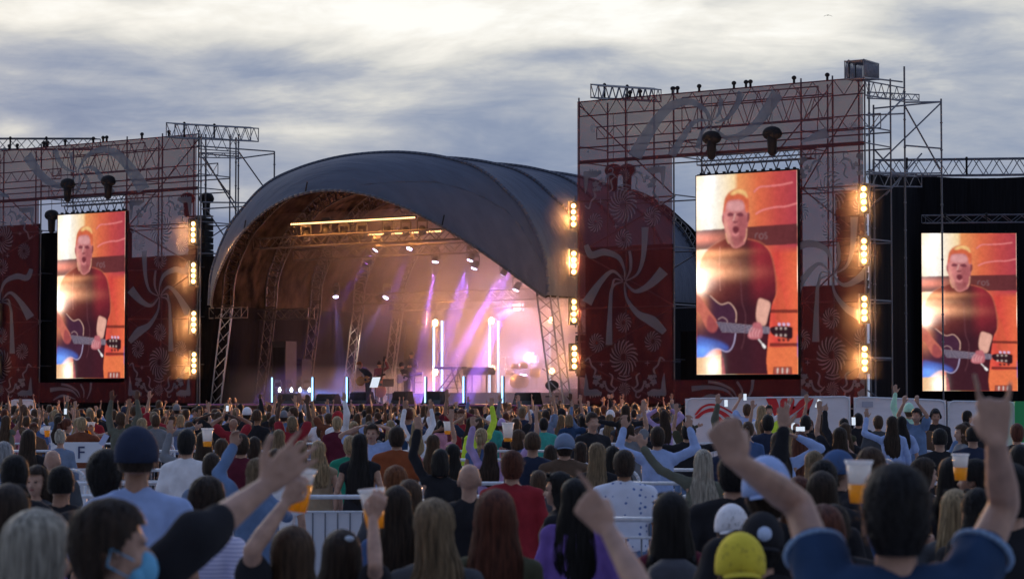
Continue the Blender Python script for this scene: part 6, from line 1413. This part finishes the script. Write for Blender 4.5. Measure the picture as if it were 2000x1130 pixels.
# ------------------------------------------------------------------ cups and phones
def lucent(n, c, tr): return mat(n, c, .25, trans=tr)
M_cup = lucent('frosted_cup', (.62, .64, .68), .45); M_beer = lucent('beer', (.85, .42, .03), .55); M_foam = lucent('beer_foam', (.85, .83, .78), .3)
def cup(p, label, k=1.0, fill=.62, tilt=0.0):
    t_ = thing('beer_cup', label, 'beer cup', p, 0, 'beer cups held up in the crowd'); t_.rotation_euler = (0, tilt, 0); t_.scale = (k, k, k); h = .155; r = lambda z: .032 + .016 * z / h
    b = MB(); b.loft([(0, 0, .002, r(0) + .001, r(0) + .001), (0, 0, h * fill, r(h * fill) + .001, r(h * fill) + .001)], 20); b.build('beer', M_beer, t_, True)
    b = MB(); b.loft([(0, 0, h * fill + .001, r(h * fill), r(h * fill)), (0, 0, h * .97, r(h * .97), r(h * .97))], 20); b.build('foam', M_foam, t_, True)
    vs = []; n = 24
    for z, o in ((h, .003), (h + .004, .006), (h * .93, .003), (0, .0025)): vs += [((r(z) + o) * math.cos(2 * math.pi * i / n), (r(z) + o) * math.sin(2 * math.pi * i / n), z) for i in range(n)]
    b = MB(); b.add(vs[:3 * n], [(i, (i + 1) % n, n + (i + 1) % n, n + i) for i in range(n)] + [(n + i, n + (i + 1) % n, 2 * n + (i + 1) % n, 2 * n + i) for i in range(n)]); b.build('rim', M_cup, t_, True); return t_
def hand_world(t_, arms, sg, off=.09):
    k = t_.scale; S, E, Wv, D, nrm, sd = arms[sg][:6]; q = Wv + D.normalized() * off * .9 + Vector(nrm).normalized() * .045; return t_.matrix_basis @ q
def cup_at(px, py, d, label, k=1.0, fill=.62, tilt=0.0): p = P(px, py, d); cup(p, label, k, fill, tilt)
cup_at(580, 1000, 9.15, 'big cup of golden beer held up at the left centre', 1.05, .66, .12)
cup_at(733, 1032, 9.75, 'big cup with a deep white head of foam held up in the centre', 1.02, .52, -.1)
cup_at(405, 872, 23.6, 'cup a third full raised high at the left, behind the raglan shirt', 1.15, .3)
cup_at(1678, 982, 9.0, 'white-topped cup held beside the big man’s head', 1.0, .45)
cup_at(1876, 938, 14.2, 'cup of beer before the man turned left', 1.0, .5); cup_at(178, 848, 40, 'bright little cup of beer in the far left crowd', 1.3); cup_at(92, 853, 42, 'little cup near the light blue shirt at the far left', 1.2); cup_at(992, 862, 26, 'pale cup raised beside the pink checked shirt', 1.3, .2); cup_at(874, 848, 38, 'pale cup raised above the tattooed arm', 1.3, .3)
M_phs = emi('phone_screen_glow', (.75, .85, 1), .9)
def phone(px, py, d, label, tilt=0.0, lit=True):
    t_ = thing('mobile_phone', label, 'phone', P(px, py, d), 0, 'phones held up in the crowd'); t_.rotation_euler = (R(-8), tilt, 0); b = MB(); b.box((0, 0, 0), (.075, .009, .15)); b.build('case', M_black if lit else mat('pale_phone_case', (.35, .4, .6), .4), t_)
    b = MB(); b.box((0, -.006, 0), (.067, .002, .138)); b.build('display', M_phs if lit else mat('pale_phone_back', (.38, .44, .66), .3), t_)
phone(203, 858, 31, 'pale phone held up slanting at the left', .5, False); phone(1563, 837, 36.6, 'lit phone of the man filming right of the emblem', 1.57); phone(1549, 833, 40, 'small lit phone just right of the red emblem'); phone(1667, 822, 42.5, 'lit phone at the white panel joint')
phone(1418, 787, 47, 'lit phone held up before the red arch stripe, left one'); phone(1455, 775, 49.6, 'lit phone held highest before the red arch stripe'); phone(444, 797, 60, 'tiny lit phone before the left roof leg'); phone(128, 803, 58, 'tiny lit phone at the foot of the left screen'); phone(1598, 788, 37.8, 'dark phone held high before the plain white panel', .4)
# ------------------------------------------------------------------ the rest of the crowd
ZONE = [(0, 60, 'at the far left edge'), (60, 120, 'under the left screen’s left edge'), (120, 185, 'below the left screen'), (185, 250, 'under the left screen’s right half'), (250, 315, 'below the left whirl banner'), (315, 390, 'below the left lamp column'),
        (390, 455, 'before the left roof leg'), (455, 525, 'before the dark stage end'), (525, 590, 'before the leftmost short tube'), (590, 650, 'before the second short tube'), (650, 710, 'before the third short tube'), (710, 765, 'before the singer'), (765, 825, 'before the guitar player'),
        (825, 885, 'before the keyboard stand'), (885, 945, 'before the boxy piano'), (945, 1005, 'before the sixth short tube'), (1005, 1065, 'before the drums'), (1065, 1130, 'before the right roof leg'), (1130, 1200, 'under the big banner’s left'), (1200, 1265, 'under the big banner’s middle'),
        (1265, 1335, 'under the big banner’s right'), (1335, 1400, 'before the red arch stripe'), (1400, 1470, 'right of the red arch stripe'), (1470, 1540, 'before the red splash emblem'), (1540, 1610, 'right of the red splash emblem'), (1610, 1670, 'at the emblem panel’s end'),
        (1670, 1740, 'before the second white panel'), (1740, 1800, 'left of the far right screen'), (1800, 1860, 'under the far right screen’s left'), (1860, 1930, 'under the far right screen’s middle'), (1930, 2001, 'before the green sheet')]
BAND = [(22, 33, 'in the middle of the crowd'), (33, 43, 'beyond the middle pens'), (43, 55, 'two thirds of the way to the stage'), (55, 66, 'near the front rows'), (66, 84, 'in the very front rows')]
PT = {('down', 'down'): 'arms down', ('up', 'down'): 'right hand up', ('down', 'up'): 'left hand up', ('up', 'up'): 'both hands up', ('clap', 'clap'): 'clapping overhead', ('upfist', 'down'): 'fist raised', ('phone', 'phone'): 'holding both hands before the face', ('bent', 'bent'): 'both arms bent up', ('out', 'down'): 'one arm out', ('down', 'uppoint'): 'pointing up', ('head', 'head'): 'hands on head', ('drink', 'down'): 'holding a drink'}
PK = list(PT); PWT = [20, 3, 3, 2, 2, 2, 3, 2, 1, 2, 2, 4]
HT = {'short': 'short-haired man', 'fade': 'cropped-haired man', 'long': 'long-haired woman', 'tied': 'woman with tied hair', 'bob': 'woman with a bob', 'cap': 'man in a cap', 'bald': 'bald man'}
TC = ['black', 'black', 'black', 'black', 'navy', 'navy', 'dark grey', 'dark grey', 'white', 'light blue', 'grey', 'denim', 'maroon', 'olive', 'red', 'grey blue', 'brown', 'blue', 'tan', 'khaki', 'rust', 'dark blue', 'pink']
HC = ['black', 'darkbrown', 'brown', 'darkblonde', 'blonde', 'auburn', 'darkbrown', 'brown']
HCT = {'black': 'black', 'darkbrown': 'dark brown', 'brown': 'brown', 'darkblonde': 'dark blonde', 'blonde': 'blonde', 'auburn': 'auburn', 'ginger': 'ginger'}
rc = random.Random(2024); used = set(); placed = [(l[2], l[3], .55 if l[1] < 30 else .45) for l in LIST]
def free(x, y, r_): return all((x - a) ** 2 + (y - c) ** 2 > (r_ * .5 + s_ * .5 + .2) ** 2 for a, c, s_ in placed)
NIND = 300 - len(LIST) - 4; made = 0; tries = 0
PLAN = [(24, 33, .045), (33, 43, .13), (43, 55, .33), (55, 66, .33), (66, 82, .165)]
def limit(px): return 41 if px > 1320 else 83
def make_one(d, px):
    x = (px - 1000) / FPX * d
    if any(a_ < px < c_ and d0_ < d < d1_ for a_, c_, d0_, d1_ in ((0, 235, 22, 37), (540, 770, 20, 29), (800, 860, 20, 27), (1160, 1335, 20, 31), (1720, 1862, 22, 41))): return False
    if mnoise.noise(Vector((x * .22, d * .16, 4.2))) < -.12: return False
    if any(abs(d - r_) < .42 for r_ in ROWS) or not free(x, d, .45): return False
    zi = [z for z in ZONE if z[0] <= px < z[1]]; 
    if not zi: return False
    bi = [b_ for b_ in BAND if b_[0] <= d < b_[1]][0]
    for _ in range(40):
        fem = rc.random() < .5; hair = rc.choice(['long', 'long', 'long', 'tied', 'bob']) if fem else rc.choice(['short', 'short', 'fade', 'cap', 'short', 'bald' if rc.random() < .3 else 'fade']); hc = rc.choice(HC); tc_ = rc.choice(TC); pz = rc.choices(PK, PWT)[0]
        key = (zi[0][2], bi[2], hair, tc_)
        if key not in used: used.add(key); break
    sl_ = ('short' if tc_ in ('pink', 'red', 'rust', 'tan') and pz != ('down', 'down') else rc.choice(['short', 'long'])) if not fem else rc.choice(['short', 'long', 'none'])
    H = rc.uniform(1.58, 1.70) if fem else rc.uniform(1.68, 1.84); h2 = 'short' if hair == 'cap' else hair
    hd = '' if hair in ('bald', 'cap') else HCT[hc] + ' '
    cl = {'none': 'sleeveless top', 'short': 'T-shirt', 'long': 'long-sleeved top'}[sl_]
    desc = HT[hair] if hair in ('bald', 'cap') else (HT[hair].replace('long-haired', 'long ' + HCT[hc] + '-haired').replace('short-haired', 'short ' + HCT[hc] + '-haired').replace('cropped-haired', 'cropped ' + HCT[hc] + '-haired').replace('tied hair', 'tied ' + HCT[hc] + ' hair').replace('a bob', 'a ' + HCT[hc] + ' bob'))
    lab = f'{desc} in {tc_} {cl}, {zi[0][2]}, {bi[2]}'
    ZS = zi[0][2]; BS = bi[2].replace('two thirds of the way to the stage', 'well forward').replace('in the middle of the crowd', 'mid crowd').replace('beyond the middle pens', 'past the pens').replace('in the very front rows', 'frontmost').replace('near the front rows', 'near the front')
    if len(lab.split()) > 16: lab = f'{desc} in {tc_}, {ZS}, {BS}'
    if len(lab.split()) > 16: lab = f'{HT[hair]} in {tc_}, {ZS}, {BS}'
    person(lab, (x, d, 0), H, fem, sl_, tc_, pz, h2, hc, rc.choice(['pale', 'pale', 'pale', 'tan', 'olive', 'dark']), R(rc.gauss(0, 24)) if rc.random() < .85 else R(rc.uniform(60, 300)), rc.choice(['black', 'denim', 'navy', 'dark grey']), 0, None, extras=('cap',) if hair == 'cap' else (), seed=rc.randint(0, 2), sleeve=sl_, length=.45, capc=rc.choice(['black', 'navy', 'white', 'red', 'grey']))
    placed.append((x, d, .45)); return True
for (d0, d1, fr) in PLAN:
    want = int(NIND * fr); got = 0; tries = 0
    while got < want and tries < 6000:
        tries += 1; px = rc.uniform(5, 1995); d = rc.uniform(d0, min(d1, limit(px)) if limit(px) > d0 else d0 + .1)
        if d > limit(px): continue
        if make_one(d, px): got += 1; made += 1
# the packed rows right at the stage barrier, past counting
def far_crowd(n, label):
    vs = []; fs = []; mi = []; mats_ = [SK['pale'], SK['tan'], HR['black'], HR['brown'], HR['darkblonde'], CM['black'], CM['navy'], CM['grey'], CM['white'], CM['light blue'], CM['maroon']]
    def put(src, m_idx, x, y, k, rz):
        nonlocal vs, fs, mi; base = len(vs); c, s_ = math.cos(rz) * k, math.sin(rz) * k
        vs += [(x + v_[0] * c - v_[1] * s_, y + v_[0] * s_ + v_[1] * c, v_[2] * k) for v_ in src[0]]; fs += [tuple(i + base for i in f) for f in src[1]]; mi += [m_idx] * len(src[1])
    variants = []
    for pR, pL in (('down', 'down'), ('phone', 'phone'), ('up', 'down'), ('front', 'drink'), ('down', 'bent'), ('up', 'up')):
        bd, A, hm = body_mesh(pR != 'down', pR, pL, .032, 1.7, legs=False, sm=1); tp = top_mesh(pR != 'down', A, 'short', .035, 1, disp=None); pick = lambda me: ([tuple(v_.co) for v_ in me.vertices], [tuple(p.vertices) for p in me.polygons]); variants.append((pick(bd), pick(tp)))
    hs = []
    for kd in ('short', 'long'): me = hair_mesh(kd, 1, 12, 0, .4); hs.append(([tuple(v_.co) for v_ in me.vertices], [tuple(p.vertices) for p in me.polygons]))
    got = 0; tr_ = 0
    while got < n and tr_ < 9000:
        tr_ += 1; px = rc.uniform(-5, 2005); d = rc.uniform(50, min(84.5, limit(px))); x = (px - 1000) / FPX * d
        if px > 1325: continue
        if not free(x, d, .38): continue
        va = rc.choices(variants, (9, 2, 2, 3, 2, 1))[0]; k = rc.uniform(1.58, 1.82) / 1.775; rz = rc.gauss(0, .3); put(va[0], rc.choice((0, 0, 1)), x, d, k, rz); put(va[1], rc.choice((5, 5, 6, 7, 8, 9, 10)), x, d, k, rz); put(rc.choice(hs), rc.choice((2, 3, 3, 4)), x, d, k, rz); placed.append((x, d, .38)); got += 1
    o = ob('crowd', mesh('crowd', vs, fs, mats_, True, mi)); tag(o, label, 'crowd', kind='stuff')
far_crowd(190, 'packed mass of fans in the rows nearest the stage')
# labels of the barriers: told by who stands next to them
def short(l): return l.split(',')[0]
seen = {}
for t_ in BARR:
    x, y = t_.location.x, t_.location.y; px = 1000 + FPX * x / y; zi = [z for z in ZONE if z[0] <= px < z[1]]
    best = sorted(LIST, key=lambda l: (l[0] - px) ** 2 / 900 + ((l[3] - y) * 3) ** 2)[0]; side = 'just beyond' if best[3] < y else 'just before'; along = 'side-on steel barrier' if abs(t_.rotation_euler.z) > 1 else 'steel barrier'
    key = f'{along} {side} the {short(best[4])}'; w_ = key.split()
    if len(w_) > 16: key = ' '.join(w_[:16])
    if key in seen:
        alt = f'{along} row at {int(round(y))} metres, {zi[0][2] if zi else "at the picture edge"}'; key = alt
        key = f'{along} {zi[0][2] if zi else "at the picture edge"}, ' + ('in the nearest pens' if y < 20 else 'in the near pens' if y < 25 else 'in the middle pens' if y < 33 else 'in the further pens' if y < 43 else 'in the furthest pen row')
    n_ = seen.get(key, 0); seen[key] = n_ + 1
    if n_: key += (', left of its twin', ', right of its twin', ', set back a little', ', nearest the camera', ', one more')[min(4, n_ - 1)]
    t_['label'] = key
# a gull far off in the sky
p = P(1617, 32, 240); t_ = thing('gull', 'lone dark gull gliding in the pale sky at the upper right', 'bird', p, 0); b = MB(); vs = []; n = 9
for i in range(n):
    u_ = -1 + 2 * i / (n - 1); x = u_ * .42; z = .14 * (1 - abs(u_) ** 1.6) * 1.0 - .02; c_ = .09 * (1 - abs(u_) ** 2) + .01; vs += [(x, -c_, z), (x, 0, z + .02), (x, c_, z), (x, 0, z - .012)]
fs = [(4 * i + j, 4 * i + (j + 1) % 4, 4 * i + 4 + (j + 1) % 4, 4 * i + 4 + j) for i in range(n - 1) for j in range(4)]; b.add(vs, fs); b.build('wing', M_black, t_, True); b = MB(); b.ell((0, 0, .10), (.05, .22, .045)); b.build('gull_body', M_black, t_, True)
